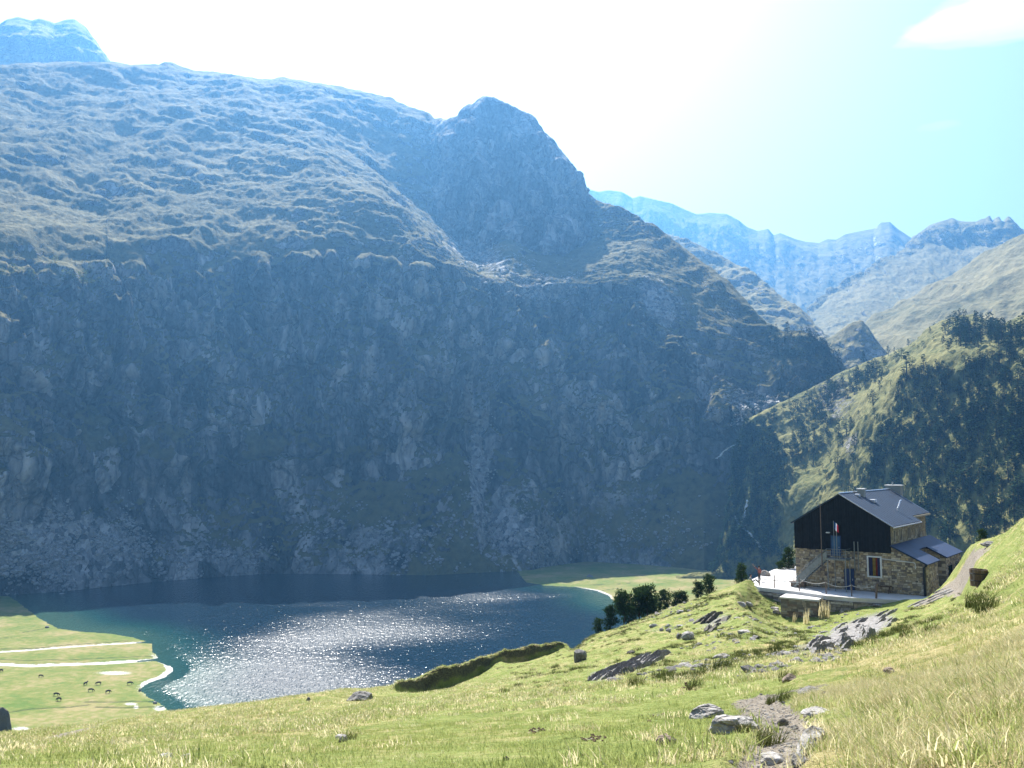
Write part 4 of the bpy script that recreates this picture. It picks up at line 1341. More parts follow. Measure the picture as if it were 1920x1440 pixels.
for k, x in enumerate((-3.75, -3.35)):
    b = MB()
    b.tube([(0, 0, 2.2), (0, 0, 5.3)], 0.055, 6)
    o = b.build('post', M['steel'])
    o.location = house_pt(x, -0.22, 0)
    tag(o, ('grey upright fixed to the boards, nearer the landing of the pair', 'grey upright fixed to the boards, farther from the landing of the pair')[k], 'post', 'uprights beside the landing')

# rope fence along the terrace edge
FP_PX = [(1424, 1098), (1452, 1102), (1499, 1108), (1549, 1114), (1597, 1118), (1643, 1122)]
where = ['beside the people at the outer end', 'against the bright terrace, second from the outer end', 'in front of the staircase foot', 'at the edge of the shade on the terrace', 'in front of the lower blue door', 'thicker and leaning, in front of the window']
fence = []
for k, (x, y) in enumerate(FP_PX):
    p = Vector(unp_z(x, y, PAD_Z))
    b = MB()
    h = (1.35, 1.4, 1.45, 1.35, 1.25, 1.5)[k]
    lean = random.uniform(-0.04, 0.04) + (0.10 if k == 5 else 0)
    b.tube([(0, 0, -0.02), (lean * 0.5, 0, h * 0.5), (lean, 0, h)], [0.06, 0.055, 0.05] if k < 5 else [0.11, 0.12, 0.14], 7)
    o = b.build('fence_post', M['rust'])
    o.location = p
    tag(o, 'weathered timber fence post ' + where[k], 'post', 'rope fence posts along the terrace edge')
    fence.append(p + Vector((lean, 0, h - 0.12)))
for k in range(5):
    a, c = fence[k], fence[k + 1]
    if k < 2:
        a, c = a - Vector((0, 0, 0.45)), c - Vector((0, 0, 0.45))
    b = MB()
    pts = [a.lerp(c, t) - Vector((0, 0, (0.30 if k > 1 else 0.03) * 4 * t * (1 - t))) - a for t in np.linspace(0, 1, 9)]
    b.tube(pts, 0.03 if k > 1 else 0.04, 5)
    o = b.build('rope' if k > 1 else 'rail', M['rope'] if k > 1 else M['steel'])
    o.location = a
    tag(o, ('grey rail at the outer end of the terrace by the people', 'grey rail crossing the bright part of the terrace', 'pale slack rope near the foot of the staircase', 'slack rope in front of the lower blue door', 'slack rope below the curtained window')[k],
        'rail' if k < 2 else 'rope')

# brick plinth at the stair foot, tables and benches
b = MB()
pl = empty('stone_plinth', Vector(unp_z(1497, 1100, PAD_Z)), HOUSE_A, 'low reddish stone plinth at the foot of the staircase', 'plinth')
b.box(-0.75, -0.4, -0.02, 0.75, 0.5, 0.45, jit=0.02)
b.build('core', M['brown_rock'], pl)
b = MB()
b.box(-0.85, -0.5, 0.453, 0.85, 0.6, 0.58, jit=0.03)
b.build('top_slab', M['rust'], pl)


def bench(px, py, rz, label, length=1.8, table=True):
    e = empty('picnic_table' if table else 'bench', Vector(unp_z(px, py, PAD_Z)), rz, label, 'table' if table else 'bench')
    h = 0.75 if table else 0.45
    for k in range(3 if table else 2):
        b = MB()
        b.box(-length / 2, -0.36 + k * 0.25 if table else -0.2 + k * 0.21, h - 0.05, length / 2, -0.13 + k * 0.25 if table else -0.01 + k * 0.21, h)
        b.build('plank', M['wood'], e)
    for sx in (-1, 1):
        for sy in (-1, 1):
            b = MB()
            b.tube([(sx * (length / 2 - 0.2), sy * (0.32 if table else 0.17), 0), (sx * (length / 2 - 0.2), sy * 0.12, h - 0.052)], 0.04, 5)
            b.build('leg', M['wood'], e)
    return e


bench(1655, 1112, HOUSE_A, 'dark wooden table standing on the shaded terrace below the curtained window')
bench(1712, 1113, HOUSE_A, 'long low wooden bench against the lean-to wall', 2.4, False)


# clutter by the lean-to door
def sack(px, py, s, mat, label):
    bm = bmesh.new()
    bmesh.ops.create_icosphere(bm, subdivisions=2, radius=1)
    for v in bm.verts:
        n_ = noise(np.array([[*(v.co * 1.3)]]) + px)[0]
        v.co *= 1 + 0.25 * n_
        v.co = Vector((v.co.x * s, v.co.y * s * 0.7, v.co.z * s * (0.75 if v.co.z > 0 else 0.45) + s * 0.4))
    me = bpy.data.meshes.new('sack')
    bm.to_mesh(me)
    bm.free()
    me.materials.append(mat)
    o = put(bpy.data.objects.new('sack', me))
    o.location = Vector(unp_z(px, py, PAD_Z - 0.1))
    return tag(o, label, 'sack', 'sacks beside the lean-to')


M['sack_white'] = plain('white_sack', (0.6, 0.62, 0.62), 0.8, 0.2)
M['sack_green'] = plain('green_sack', (0.06, 0.13, 0.09), 0.8, 0.2)
sack(1752, 1097, 0.5, M['sack_white'], 'white sack lying behind the green one at the corner of the lean-to')
sack(1761, 1094, 0.6, M['sack_white'], 'larger white sack right of the drainpipe corner')
sack(1756, 1102, 0.45, M['sack_green'], 'dark green sack in front of the white sacks')
b = MB()
cart = empty('crate', house_pt(LW + 1.3, 7.2), HOUSE_A, 'dark crate with a pale lid standing in the gap of the lean-to', 'crate')
b.box(-0.9, -0.6, -0.1, 0.9, 0.6, 0.8)
b.build('body', M['wood'], cart, 0.02)
b = MB()
b.box(-1.0, -0.7, 0.803, 1.0, 0.7, 0.88)
b.build('lid', M['slate'], cart)

# ------------------------------------------------------------------ rocks
def rock_mesh(name, sx, sy, sz, seed, mat, rough_=0.28, cuts=9, sub=3):
    """boulder: icosphere cut by random planes, then roughened; sits with its base a little below z=0"""
    rs = np.random.default_rng(seed)
    bm = bmesh.new()
    bmesh.ops.create_icosphere(bm, subdivisions=sub, radius=1)
    V = np.array([v.co for v in bm.verts])
    for _ in range(cuts):
        n = rs.normal(size=3)
        n /= np.linalg.norm(n)
        d = rs.uniform(0.55, 0.9)
        k = V @ n - d
        V = V - np.where(k > 0, k, 0)[:, None] * n * 0.9
    V = V * (1 + rough_ * fbm(V + seed * 3.7, 0.9, 4)[:, None] + 0.10 * fbm(V + seed, 0.25, 3)[:, None])
    V = V * np.array([sx, sy, sz])
    for v, c in zip(bm.verts, V):
        v.co = c
    me = bpy.data.meshes.new(name)
    bm.to_mesh(me)
    bm.free()
    me.materials.append(mat)
    return me


def ground_at(px, py):
    return hit(NEAR, px, py)


PXM = lambda p: Vector(p).length / F           # metres per photo pixel at a point


def boulder(px, py, wpx, hpx, mat, label, seed, rz=0.0, tilt=0.0, name='boulder', cat='boulder', group=None, bvh=None, deep=1.0, sink=0.34):
    p = hit(bvh or NEAR, px, py + hpx * 0.45)
    if p is None:
        return None
    m = PXM(p)
    me = rock_mesh(name, wpx * m / 2, wpx * m / 2 * 0.75 * deep, hpx * m * 0.66, seed, M[mat], 0.3, 14, 4 if wpx > 36 else 3)
    o = put(bpy.data.objects.new(name, me))
    o.location = p + Vector((0, 0, hpx * m * (0.5 - sink)))
    o.rotation_euler = (0, tilt, rz)
    return tag(o, label, cat, group)


B = [
    (1368, 1354, 92, 36, 'pale_rock', 'large pale rounded boulder in the grass left of the gravel path', 1, 0.2),
    (1328, 1331, 66, 26, 'pale_rock', 'flatter grey boulder just behind the large pale boulder beside the path', 2, 0.0),
    (1249, 1386, 40, 24, 'brown_rock', 'brown domed stone standing in a tuft of straw grass', 3, 0.4),
    (1448, 1421, 52, 26, 'pale_rock', 'pinkish grey stone at the near end of the gravel path', 4, 0.1),
    (1086, 1228, 30, 26, 'grey_rock', 'upright grey boulder on the green shelf above the lake', 5, 0.5),
    (676, 1303, 48, 24, 'grey_rock', 'pale grey rock at the left end of the turfy bank', 6, 0.2),
    (577, 1311, 9, 11, 'grey_rock', 'tiny upright dark stone on the rim of the meadow above the glittering water', 7, 0.0),
    (640, 1382, 22, 18, 'pale_rock', 'small pale stone beside a dark tuft on the open lawn', 8, 0.0),
    (312, 1417, 26, 11, 'pale_rock', 'flat pale stone at the bottom left of the grass, left of its neighbour', 9, 0.3),
    (353, 1421, 34, 18, 'pale_rock', 'pale pointed stone at the bottom left of the grass, right of its neighbour', 10, -0.2),
    (948, 1421, 13, 11, 'brown_rock', 'small brown stone alone on the lawn near the bottom edge', 11, 0.0),
    (1469, 1353, 24, 16, 'dark_rock', 'dark angular stone lying in the middle of the gravel path', 12, 0.3),
    (1460, 1366, 16, 5, 'dark_rock', 'dark flat sliver of stone on the gravel path below the dark angular stone', 13, 0.2),
    (1530, 1332, 52, 14, 'pale_rock', 'long low pale stone set in the bank right of the path', 14, 0.55),
    (1388, 1131, 28, 9, 'pale_rock', 'pale flat slab left of the retaining wall, upper of the pair', 15, 0.4),
    (1404, 1131, 18, 10, 'pale_rock', 'white rounded slab close under the outer end of the retaining wall', 16, 0.1),
    (1457, 1146, 18, 8, 'pale_rock', 'white flat slab at the left foot of the square stone bunker', 17, 0.0),
    (1453, 1139, 16, 4, 'pale_rock', 'thin pale ledge stone above the white slab at the bunker', 18, 0.0),
    (1275, 1146, 16, 7, 'pale_rock', 'white stone on the grassy crest right of the pines', 19, 0.0),
    (1240, 1180, 9, 7, 'pale_rock', 'white stone in the scatter below the pines, leftmost and lowest', 20, 0.0),
    (1252, 1173, 13, 7, 'pale_rock', 'white stone in the scatter below the pines, topmost', 21, 0.0),
    (1253, 1181, 10, 7, 'pale_rock', 'white stone in the scatter below the pines, middle one', 22, 0.0),
    (1226, 1172, 18, 6, 'pale_rock', 'long pale stone left of the white scatter below the pines', 23, 0.0),
    (1275, 1172, 15, 6, 'pale_rock', 'pale stone at the right end of the white scatter below the pines', 24, 0.2),
    (1291, 1190, 28, 16, 'pale_rock', 'pale wedge rock above the long striped slab on the slope', 25, 0.5),
    (1275, 1192, 14, 12, 'grey_rock', 'grey wedge touching the left side of the pale wedge rock', 26, 0.5),
    (1185, 1222, 22, 7, 'dark_rock', 'low dark rock with a grassy cap on the green shelf', 27, 0.3),
    (1395, 1183, 28, 9, 'pale_rock', 'long pale streak of rock low on the lumpy slope under the bunker', 28, 0.6),
    (1578, 1146, 9, 7, 'pale_rock', 'small white stone at the top of the striped outcrop', 29, 0.0),
    (1645, 1134, 20, 5, 'grey_rock', 'grey flat stone on the shaded grass under the terrace edge', 30, 0.0),
    (1520, 1292, 56, 12, 'grey_rock', 'flat grey rock under overhanging turf above the path', 31, 0.1),
    (1548, 1304, 18, 22, 'dark_rock', 'dark upright rock at the bend of the path', 32, 0.0),
    (1480, 1270, 34, 14, 'brown_rock', 'reddish rock among rushes at the far end of the path', 33, 0.3),
    (1668, 1256, 24, 10, 'brown_rock', 'reddish brown stone half hidden in long straw grass', 34, 0.3),
    (1690, 1300, 30, 10, 'brown_rock', 'low reddish stone in the dry grass below the reddish brown stone', 35, 0.2),
    (1855, 1018, 30, 8, 'grey_rock', 'flat grey rock on the sunlit crest right of the refuge', 36, -0.3),
    (1545, 1215, 50, 12, 'grey_rock', 'pale grey rock tongue at the lower left of the striped outcrop', 37, 0.6),
]
for q in B:
    boulder(*q)
# big tilted slab beside the path
o = boulder(1522, 1394, 104, 34, 'pale_rock', 'long tilted white slab of rock rising from the right edge of the gravel path', 40, 0.75, -0.30, deep=0.55, sink=0.1)
boulder(1500, 1425, 40, 22, 'grey_rock', 'lower pale rock continuing the tilted white slab beside the path', 41, 0.6, -0.2)
# rocks on the terrace and the lawn by the lake
for px, py, w_, h_, lab, sd_ in ((1436, 1074, 20, 11, 'pinkish rounded rock on the outer edge of the bright terrace', 50), (1479, 1059, 24, 9, 'pale rock at the back of the terrace against the house corner', 51)):
    p = Vector(unp_z(px, py + h_ / 2, PAD_Z))
    m = PXM(p)
    o = put(bpy.data.objects.new('boulder', rock_mesh('boulder', w_ * m / 2, w_ * m / 3, h_ * m * 0.6, sd_, M['pale_rock'])))
    o.location = p + Vector((0, 0, h_ * m * 0.3))
    tag(o, lab, 'boulder')
boulder(4, 1357, 30, 40, 'dark_rock', 'big smooth dark boulder standing on the valley meadow at the left edge', 60, bvh=FLOOR, sink=0.1)
boulder(1106, 1079, 13, 6, 'grey_rock', 'grey boulder alone on the lawn across the lake', 61, bvh=FLOOR)
boulder(88, 1175, 7, 5, 'grey_rock', 'small grey boulder on the left shore of the lake', 62, bvh=FLOOR)
boulder(291, 1317, 9, 5, 'pale_rock', 'small white stone on the shore below the white gravel spit', 63, bvh=FLOOR)
boulder(262, 1293, 6, 7, 'grey_rock', 'grey stone at the inner corner of the shingle bay', 64, bvh=FLOOR)
for k, (px, py, w_, h_) in enumerate(((115, 1118, 26, 8), (760, 1098, 24, 5), (690, 1094, 16, 5), (878, 1097, 16, 5), (300, 1107, 14, 7), (170, 1112, 16, 7))):
    boulder(px, py, w_, h_, 'talus', ('pale boulder in the water off the left shore', 'flat pale rock awash off the far shore, largest there', 'flat pale rock awash off the far shore, left of the largest', 'small rock awash near the lawn across the lake',
                                      'pale boulder standing on the far shore at the foot of the scree', 'grey boulder at the shaded waterline right of the one in the water')[k], 70 + k, bvh=FLOOR, sink=0.05)


# striped outcrops: tilted beds, each bed a part of its own
def slab_mesh(L_, w_, h_, seed, mat):
    """one tilted bed: long, gently dipping back, steep broken front edge"""
    n_, m_ = 22, 7
    rs = np.random.default_rng(seed)
    prof = np.array([(-0.62, -0.75), (-0.5, 0.02), (-0.38, 0.55), (-0.05, 0.42), (0.3, 0.18), (0.6, -0.15), (0.75, -0.75)])
    V = np.zeros((n_, m_, 3))
    for i in range(n_):
        t = i / (n_ - 1)
        k = (math.sin(math.pi * min(1, max(0, t * 0.94 + 0.03))) ** 0.45)
        V[i, :, 0] = (t - 0.5) * L_
        V[i, :, 1] = prof[:, 0] * w_ * (0.35 + 0.65 * k)
        V[i, :, 2] = prof[:, 1] * h_ * k - h_ * 0.2 * (1 - k)
    V[..., 1] += 0.25 * w_ * fbm(V + seed * 1.7, max(L_ * 0.3, 0.3), 3)
    step = np.floor(3 * (V[:, :1, 0] / L_ + 0.5) + 0.8 * noise(np.stack([V[:, :1, 0] * 0 + seed, V[:, :1, 0] * 0, V[:, :1, 0] * 2 / L_], -1)))
    V[..., 2] += h_ * 0.05 * np.sin(step * 2.4 + seed) * (prof[None, :, 1] > -0.3)
    V += 0.16 * h_ * np.stack([fbm(V + seed + q, max(w_ * 0.35, 0.1), 3) for q in (0, 5, 9)], -1)
    me = bpy.data.meshes.new('slab')
    f = [(i * m_ + j, (i + 1) * m_ + j, (i + 1) * m_ + j + 1, i * m_ + j + 1) for i in range(n_ - 1) for j in range(m_ - 1)]
    f += [tuple(range(m_)), tuple(range((n_ - 1) * m_, n_ * m_))[::-1]]
    me.from_pydata(V.reshape(-1, 3).tolist(), [], f)
    bm = bmesh.new()
    bm.from_mesh(me)
    bmesh.ops.recalc_face_normals(bm, faces=bm.faces)
    bm.to_mesh(me)
    bm.free()
    me.materials.append(mat)
    return me


def outcrop(label, x0, y0, x1, y1, rows, width, seed, mat='grey_rock', n_along=4, lift=0.25):
    """tilted beds filling the band from photo point x0,y0 to x1,y1 (width in photo pixels); every bed is set on the ground there"""
    rs = random.Random(seed)
    ux, uy = x1 - x0, y1 - y0
    ln_ = math.hypot(ux, uy)
    ux, uy = ux / ln_, uy / ln_
    root = empty('rock_outcrop', ground_at((x0 + x1) / 2, (y0 + y1) / 2), 0, label, 'rock outcrop')
    base = root.location.copy()
    for r in range(rows):
        v = ((r + 0.5) / rows - 0.5) * width
        for k in range(n_along):
            t = (k + 0.5 + rs.uniform(-0.3, 0.3)) / n_along
            if abs(v) > 0.5 * width * (0.35 + 0.65 * math.sin(math.pi * t)) or rs.random() < 0.1:
                continue
            px, py = x0 + ux * ln_ * t - uy * v, y0 + uy * ln_ * t + ux * v
            h_ = 0.5 * ln_ / n_along * rs.uniform(0.9, 1.6)
            p, p1, p2 = ground_at(px, py), ground_at(px - ux * h_, py - uy * h_), ground_at(px + ux * h_, py + uy * h_)
            if p is None or p1 is None or p2 is None:
                continue
            d = p2 - p1
            L = min(d.length, 3.6)
            d.normalize()
            m = PXM(p)
            wd = min(max(width / rows * m * rs.uniform(1.6, 2.6), 0.25), 1.3)
            ang = math.atan2(d.y, d.x) + rs.uniform(-0.06, 0.06)
            o = put(bpy.data.objects.new('slab', slab_mesh(L, wd, lift * rs.uniform(0.7, 1.3), seed * 100 + r * 10 + k, M[mat])), root)
            e1, e2 = Vector((math.cos(ang), math.sin(ang), 0)), Vector((-math.sin(ang), math.cos(ang), 0))
            q = L * 0.4
            s1 = (drop(NEAR, *(p + e1 * q)[:2], p.z)[0] - drop(NEAR, *(p - e1 * q)[:2], p.z)[0]) / (2 * q)
            s2 = (drop(NEAR, *(p + e2 * 0.6)[:2], p.z)[0] - drop(NEAR, *(p - e2 * 0.6)[:2], p.z)[0]) / 1.2
            o.location = p + Vector((0, 0, lift * 0.05)) - base
            o.rotation_euler = (math.atan(s2) * 0.8 + rs.uniform(0, 0.12), -math.atan(s1), ang)
    return root


outcrop('long striped grey slab running up the slope above the green shelf', 1105, 1276, 1262, 1222, 6, 22, 3, 'grey_rock', 4, 0.34)
outcrop('broad striped outcrop of grey schist beds below the terrace', 1520, 1218, 1680, 1154, 11, 48, 5, 'grey_rock', 4, 0.42)
outcrop('low grey rock ribs in the dusty path right of the refuge', 1712, 1136, 1782, 1106, 4, 18, 7, 'grey_rock', 3, 0.14)
outcrop('dark rock rib left of the bunker, upper one', 1308, 1170, 1345, 1150, 2, 12, 9, 'dark_rock', 2, 0.5)
outcrop('long dark rock rib with a bright edge below the upper rib', 1322, 1188, 1368, 1152, 2, 12, 11, 'dark_rock', 3, 0.5)
# pebbles on the path
def scatter_instances(name, pts, rots, scl, sources, kind_label=None):
    """one object of kind stuff: instances of the source objects on the given points"""
    me = bpy.data.meshes.new(name)
    n = len(pts)
    me.vertices.add(n)
    me.vertices.foreach_set('co', np.asarray(pts, np.float32).ravel())
    for nm, tp, v in (('rot', 'FLOAT_VECTOR', np.asarray(rots, np.float32).ravel()), ('scl', 'FLOAT_VECTOR', np.asarray(scl, np.float32).ravel())):
        at = me.attributes.new(nm, tp, 'POINT')
        at.data.foreach_set('vector', v)
    at = me.attributes.new('pick', 'INT', 'POINT')
    at.data.foreach_set('value', RNG.integers(0, len(sources), n).astype(np.int32))
    o = put(bpy.data.objects.new(name, me))
    src = bpy.data.collections.new(name + '_source')
    for s in sources:
        src.objects.link(s)
    ng = bpy.data.node_groups.new(name + '_scatter', 'GeometryNodeTree')
    ng.interface.new_socket('Geometry', in_out='INPUT', socket_type='NodeSocketGeometry')
    ng.interface.new_socket('Geometry', in_out='OUTPUT', socket_type='NodeSocketGeometry')
    N, Lk = ng.nodes, ng.links
    gi, go = N.new('NodeGroupInput'), N.new('NodeGroupOutput')
    ip = N.new('GeometryNodeInstanceOnPoints')
    ci = N.new('GeometryNodeCollectionInfo')
    ci.inputs['Collection'].default_value = src
    ci.inputs['Separate Children'].default_value = True
    ci.inputs['Reset Children'].default_value = True
    ip.inputs['Pick Instance'].default_value = True

    def named(a, tp):
        k = N.new('GeometryNodeInputNamedAttribute')
        k.data_type = tp
        k.inputs['Name'].default_value = a
        return k.outputs['Attribute']
    e2r = N.new('FunctionNodeEulerToRotation')
    Lk.new(named('rot', 'FLOAT_VECTOR'), e2r.inputs[0])
    Lk.new(gi.outputs[0], ip.inputs['Points'])
    Lk.new(ci.outputs[0], ip.inputs['Instance'])
    Lk.new(named('pick', 'INT'), ip.inputs['Instance Index'])
    Lk.new(e2r.outputs[0], ip.inputs['Rotation'])
    Lk.new(named('scl', 'FLOAT_VECTOR'), ip.inputs['Scale'])
    Lk.new(ip.outputs[0], go.inputs[0])
    md = o.modifiers.new('scatter', 'NODES')
    md.node_group = ng
    return tag(o, kind='stuff')


def src_obj(name, me):
    return bpy.data.objects.new(name, me)


HPf = HP.reshape(-1, 3)


def grid_points(P, n, weight, r0, r1):
    """n random points on the sheet; chance follows weight (per vertex)"""
    nv, nu = P.shape[:2]
    w = weight * (np.hypot(P[..., 0], P[..., 1]) > r0) * (np.hypot(P[..., 0], P[..., 1]) < r1)
    w = w[:-1, :-1].ravel()
    k = RNG.choice(len(w), n, p=w / w.sum())
    i, j = k // (nu - 1), k % (nu - 1)
    a, b_ = RNG.random(n)[:, None], RNG.random(n)[:, None]
    return (P[i, j] * (1 - a) + P[i, j + 1] * a) * (1 - b_) + (P[i + 1, j] * (1 - a) + P[i + 1, j + 1] * a) * b_, (i, j)


peb = [src_obj('pebble', rock_mesh('pebble', 1, 0.8, 0.55, 200 + k, M['pale_rock' if k % 2 else 'grey_rock'], 0.3, 7, 2)) for k in range(4)]
pts, _ = grid_points(HP, 1100, (dirt * (pd < 1.2) * (hr < 40)) ** 2 + 1e-9, 3, 40)
s_ = 0.008 * np.exp(RNG.normal(0, 0.55, len(pts))) * (1 + 0.05 * np.hypot(pts[:, 0], pts[:, 1]))
scatter_instances('path_gravel', pts, np.c_[RNG.uniform(-0.3, 0.3, len(pts)), RNG.uniform(-0.3, 0.3, len(pts)), RNG.uniform(0, 6.3, len(pts))], np.c_[s_, s_, s_ * 0.8], peb)

# small stones in the lumpy slope
pts, _ = grid_points(HP, 1500, sstep(1130, 1260, hx) * (1 - sstep(1560, 1650, hx)) * sstep(1120, 1150, hy) * (1 - sstep(1270, 1300, hy)) * (fbm(HP, 5, 3) > 0.05) + 1e-9, 25, 105)
s_ = 0.09 * np.exp(RNG.normal(0, 0.6, len(pts)))
scatter_instances('slope_stones', pts, np.c_[RNG.uniform(-0.4, 0.4, len(pts)), RNG.uniform(-0.4, 0.4, len(pts)), RNG.uniform(0, 6.3, len(pts))], np.c_[s_, s_ * 0.8, s_ * 0.7], peb)

# scree boulders under the wall
tal = [src_obj('talus_block', rock_mesh('talus_block', 1, 0.85, 0.75, 220 + k, M['talus'], 0.25, 10, 2)) for k in range(5)]
wsc = np.max([blob(130, 1035, 190, 60), 0.8 * blob(430, 1060, 170, 26), 0.9 * blob(960, 1010, 90, 60, 40), 0.5 * blob(730, 1020, 150, 50), 0.8 * blob(900, 920, 25, 100), 0.25 * blob(1150, 1000, 150, 60)], axis=0)
wsc = wsc * (fbm(MP, 26, 3, off=50) > -0.05) * (rowk < 120)
pts, _ = grid_points(MP, 5200, wsc + 1e-9, 500, 1400)
s_ = np.clip(1.0 * np.exp(RNG.normal(0, 0.55, len(pts))), 0.3, 4.6)
scatter_instances('scree_boulders', pts, np.c_[RNG.uniform(-0.6, 0.6, len(pts)), RNG.uniform(-0.6, 0.6, len(pts)), RNG.uniform(0, 6.3, len(pts))], np.c_[s_, s_ * 0.9, s_ * 0.8], tal)
wsc = np.max([blob(900, 480, 130, 36, 25), blob(1010, 545, 120, 24), blob(1420, 770, 60, 36, 20), 0.8 * blob(1240, 575, 60, 34, 50), 0.6 * blob(780, 400, 80, 20, 35)], axis=0) * (fbm(MP, 30, 3, off=52) > 0)
pts, _ = grid_points(MP, 2600, wsc + 1e-9, 500, 1700)
s_ = np.clip(1.1 * np.exp(RNG.normal(0, 0.5, len(pts))), 0.4, 4.0)
scatter_instances('scree_stones', pts, np.c_[RNG.uniform(-0.6, 0.6, len(pts)), RNG.uniform(-0.6, 0.6, len(pts)), RNG.uniform(0, 6.3, len(pts))], np.c_[s_, s_ * 0.9, s_ * 0.8], tal)


# streams tumbling into the valley: white ribbons lying on the ground
def ribbon(name, px, bvhs, w0, label, mat='foam', lift=0.35):
    P = []
    for (x, y), (x2, y2) in zip(px[:-1], px[1:]):
        for t in np.linspace(0, 1, 7, endpoint=False):
            xx, yy = x + (x2 - x) * t + random.uniform(-1.5, 1.5), y + (y2 - y) * t
            hs = [hit(bb, xx, yy) for bb in bvhs]
            hs = [h for h in hs if h is not None]
            if hs:
                P.append(min(hs, key=lambda h: h.length) - Vector([float(c) for c in ray(xx, yy)]).normalized() * lift * 2 + Vector((0, 0, lift)))
    v, f = [], []
    for i, p in enumerate(P):
        w_ = w0 * random.uniform(0.3, 1.3)
        side = Vector((p.y, -p.x, 0)).normalized()
        v += [p - side * w_, p + Vector((0, 0, 0.25 * w_)), p + side * w_]
    for i in range(len(P) - 1):
        f += [(3 * i, 3 * i + 1, 3 * i + 4, 3 * i + 3), (3 * i + 1, 3 * i + 2, 3 * i + 5, 3 * i + 4)]
    me = bpy.data.meshes.new(name)
    me.from_pydata(v, [], f)
    me.materials.append(M[mat])
    return tag(put(bpy.data.objects.new(name, me)), label, None, None, 'structure')


ribbon('waterfall', [(1390, 826), (1374, 836), (1362, 842), (1352, 853), (1342, 862)], [MASSIF, HILL], 1.2, None)
ribbon('waterfall', [(1402, 938), (1398, 955), (1396, 968), (1390, 982)], [MASSIF, HILL], 1.1, None)
ribbon('waterfall', [(1378, 968), (1384, 982), (1394, 990), (1408, 1004), (1420, 1018), (1428, 1030), (1440, 1036)], [MASSIF, HILL], 1.2, None)
ribbon('waterfall', [(1400, 985), (1388, 990), (1372, 986)], [MASSIF, HILL], 0.8, None)


# stone tub on the sunny path
b = MB()
p = ground_at(1836, 1094)
tub = empty('round_tub', p, 0.3, 'round dark weathered wooden tub standing on the pale ground right of the refuge', 'tub')
n_ = 18
R_ = 0.50
for k in range(n_):
    a0, a1 = 2 * math.pi * k / n_, 2 * math.pi * (k + 0.94) / n_
    b = MB()
    o_ = [(R_ * math.cos(a), R_ * math.sin(a)) for a in (a0, (a0 + a1) / 2, a1)]
    i_ = [(0.88 * x, 0.88 * y) for x, y in o_]
    ring = o_ + i_[::-1]
    h_ = 0.86 + random.uniform(-0.02, 0.02)
    b.add([(x, y, -0.15) for x, y in ring] + [(x * 1.04, y * 1.04, h_) for x, y in ring], [tuple(range(6))[::-1], tuple(range(6, 12))] + [(i, (i + 1) % 6, (i + 1) % 6 + 6, i + 6) for i in range(6)])
    b.build('stave', M['wood' if k % 3 else 'rust'], tub)
for z in (0.2, 0.62):
    b = MB()
    ring = [(R_ * 1.035 * math.cos(t), R_ * 1.035 * math.sin(t)) for t in np.linspace(0, 2 * math.pi, 25)]
    b.tube([(x, y, z) for x, y in ring], 0.025, 5, cap=False)
    b.build('hoop', M['drainpipe'], tub)
b = MB()
b.prism([(0.86 * R_ * math.cos(t), 0.86 * R_ * math.sin(t)) for t in np.linspace(0, 2 * math.pi, 16, endpoint=False)], 0.0, 0.03)
o = b.build('soil', M['dark_rock'], tub)
o.rotation_euler = (math.pi / 2, 0, 0)
o.location = (0, 0, 0.72)

# brown clods on the lawn
M['clod'] = plain('brown_clod', (0.085, 0.055, 0.035), 0.95, 0.1, 0, 0.35, 6.0, 0.01)
for px, py, w_, n_, lab in ((1003, 1371, 52, 16, 'long scatter of dark brown clods on the lawn, left of the denser pile'), (1112, 1385, 46, 26, 'dense pile of dark brown clods in the middle of the lawn'),
                            (1228, 1344, 60, 12, 'thin scatter of reddish brown clods behind the domed stone'), (1085, 1420, 40, 9, 'few brown clods near the bottom edge of the lawn'), (1285, 1290, 36, 12, 'brown clods beside the dark rush tuft')):
    p0 = ground_at(px, py)
    m = PXM(p0)
    root = empty('clod_pile', p0, 0, lab, 'clods')
    for k in range(n_):
        q = ground_at(px + random.gauss(0, w_ / 4.5), py + random.gauss(0, 3.0))
        s = m * random.uniform(2.0, 4.5)
        if k < 4:
            protos = [rock_mesh('clod', 1, 0.9, 0.6, 300 + px + k, M['clod'], 0.35, 6, 2)]
            first = [protos[0]] if k == 0 else first + protos
        o = put(bpy.data.objects.new('clod', first[k % len(first)]), root)
        o.location = q - p0 + Vector((0, 0, s * 0.2))
        o.scale = (s, s, s)
        o.rotation_euler = (0, 0, random.uniform(0, 6))


# ------------------------------------------------------------------ bodies grown from skeletons
def skin_mesh(name, verts, edges, radii, sub=1):
    me = bpy.data.meshes.new(name)
    me.from_pydata(verts, edges, [])
    o = bpy.data.objects.new(name, me)
    COL.objects.link(o)
    md = o.modifiers.new('skin', 'SKIN')
    md.use_smooth_shade = True
    for v, r in zip(me.skin_vertices[0].data, radii):
        v.radius = (r, r) if isinstance(r, (int, float)) else r
        v.use_root = False
    me.skin_vertices[0].data[0].use_root = True
    ss = o.modifiers.new('sub', 'SUBSURF')
    ss.levels = ss.render_levels = sub
    dg = bpy.context.evaluated_depsgraph_get()
    out = bpy.data.meshes.new_from_object(o.evaluated_get(dg))
    out.name = name
    bpy.data.objects.remove(o)
    return out


M['hide_dark'] = plain('dark_brown_hide', (0.022, 0.016, 0.013), 0.8, 0.2, 0, 0.3, 2.0)
M['hide_brown'] = plain('brown_hide', (0.05, 0.032, 0.022), 0.8, 0.2, 0, 0.3, 2.0)
M['muzzle'] = plain('pale_muzzle', (0.25, 0.20, 0.16), 0.8, 0.2)


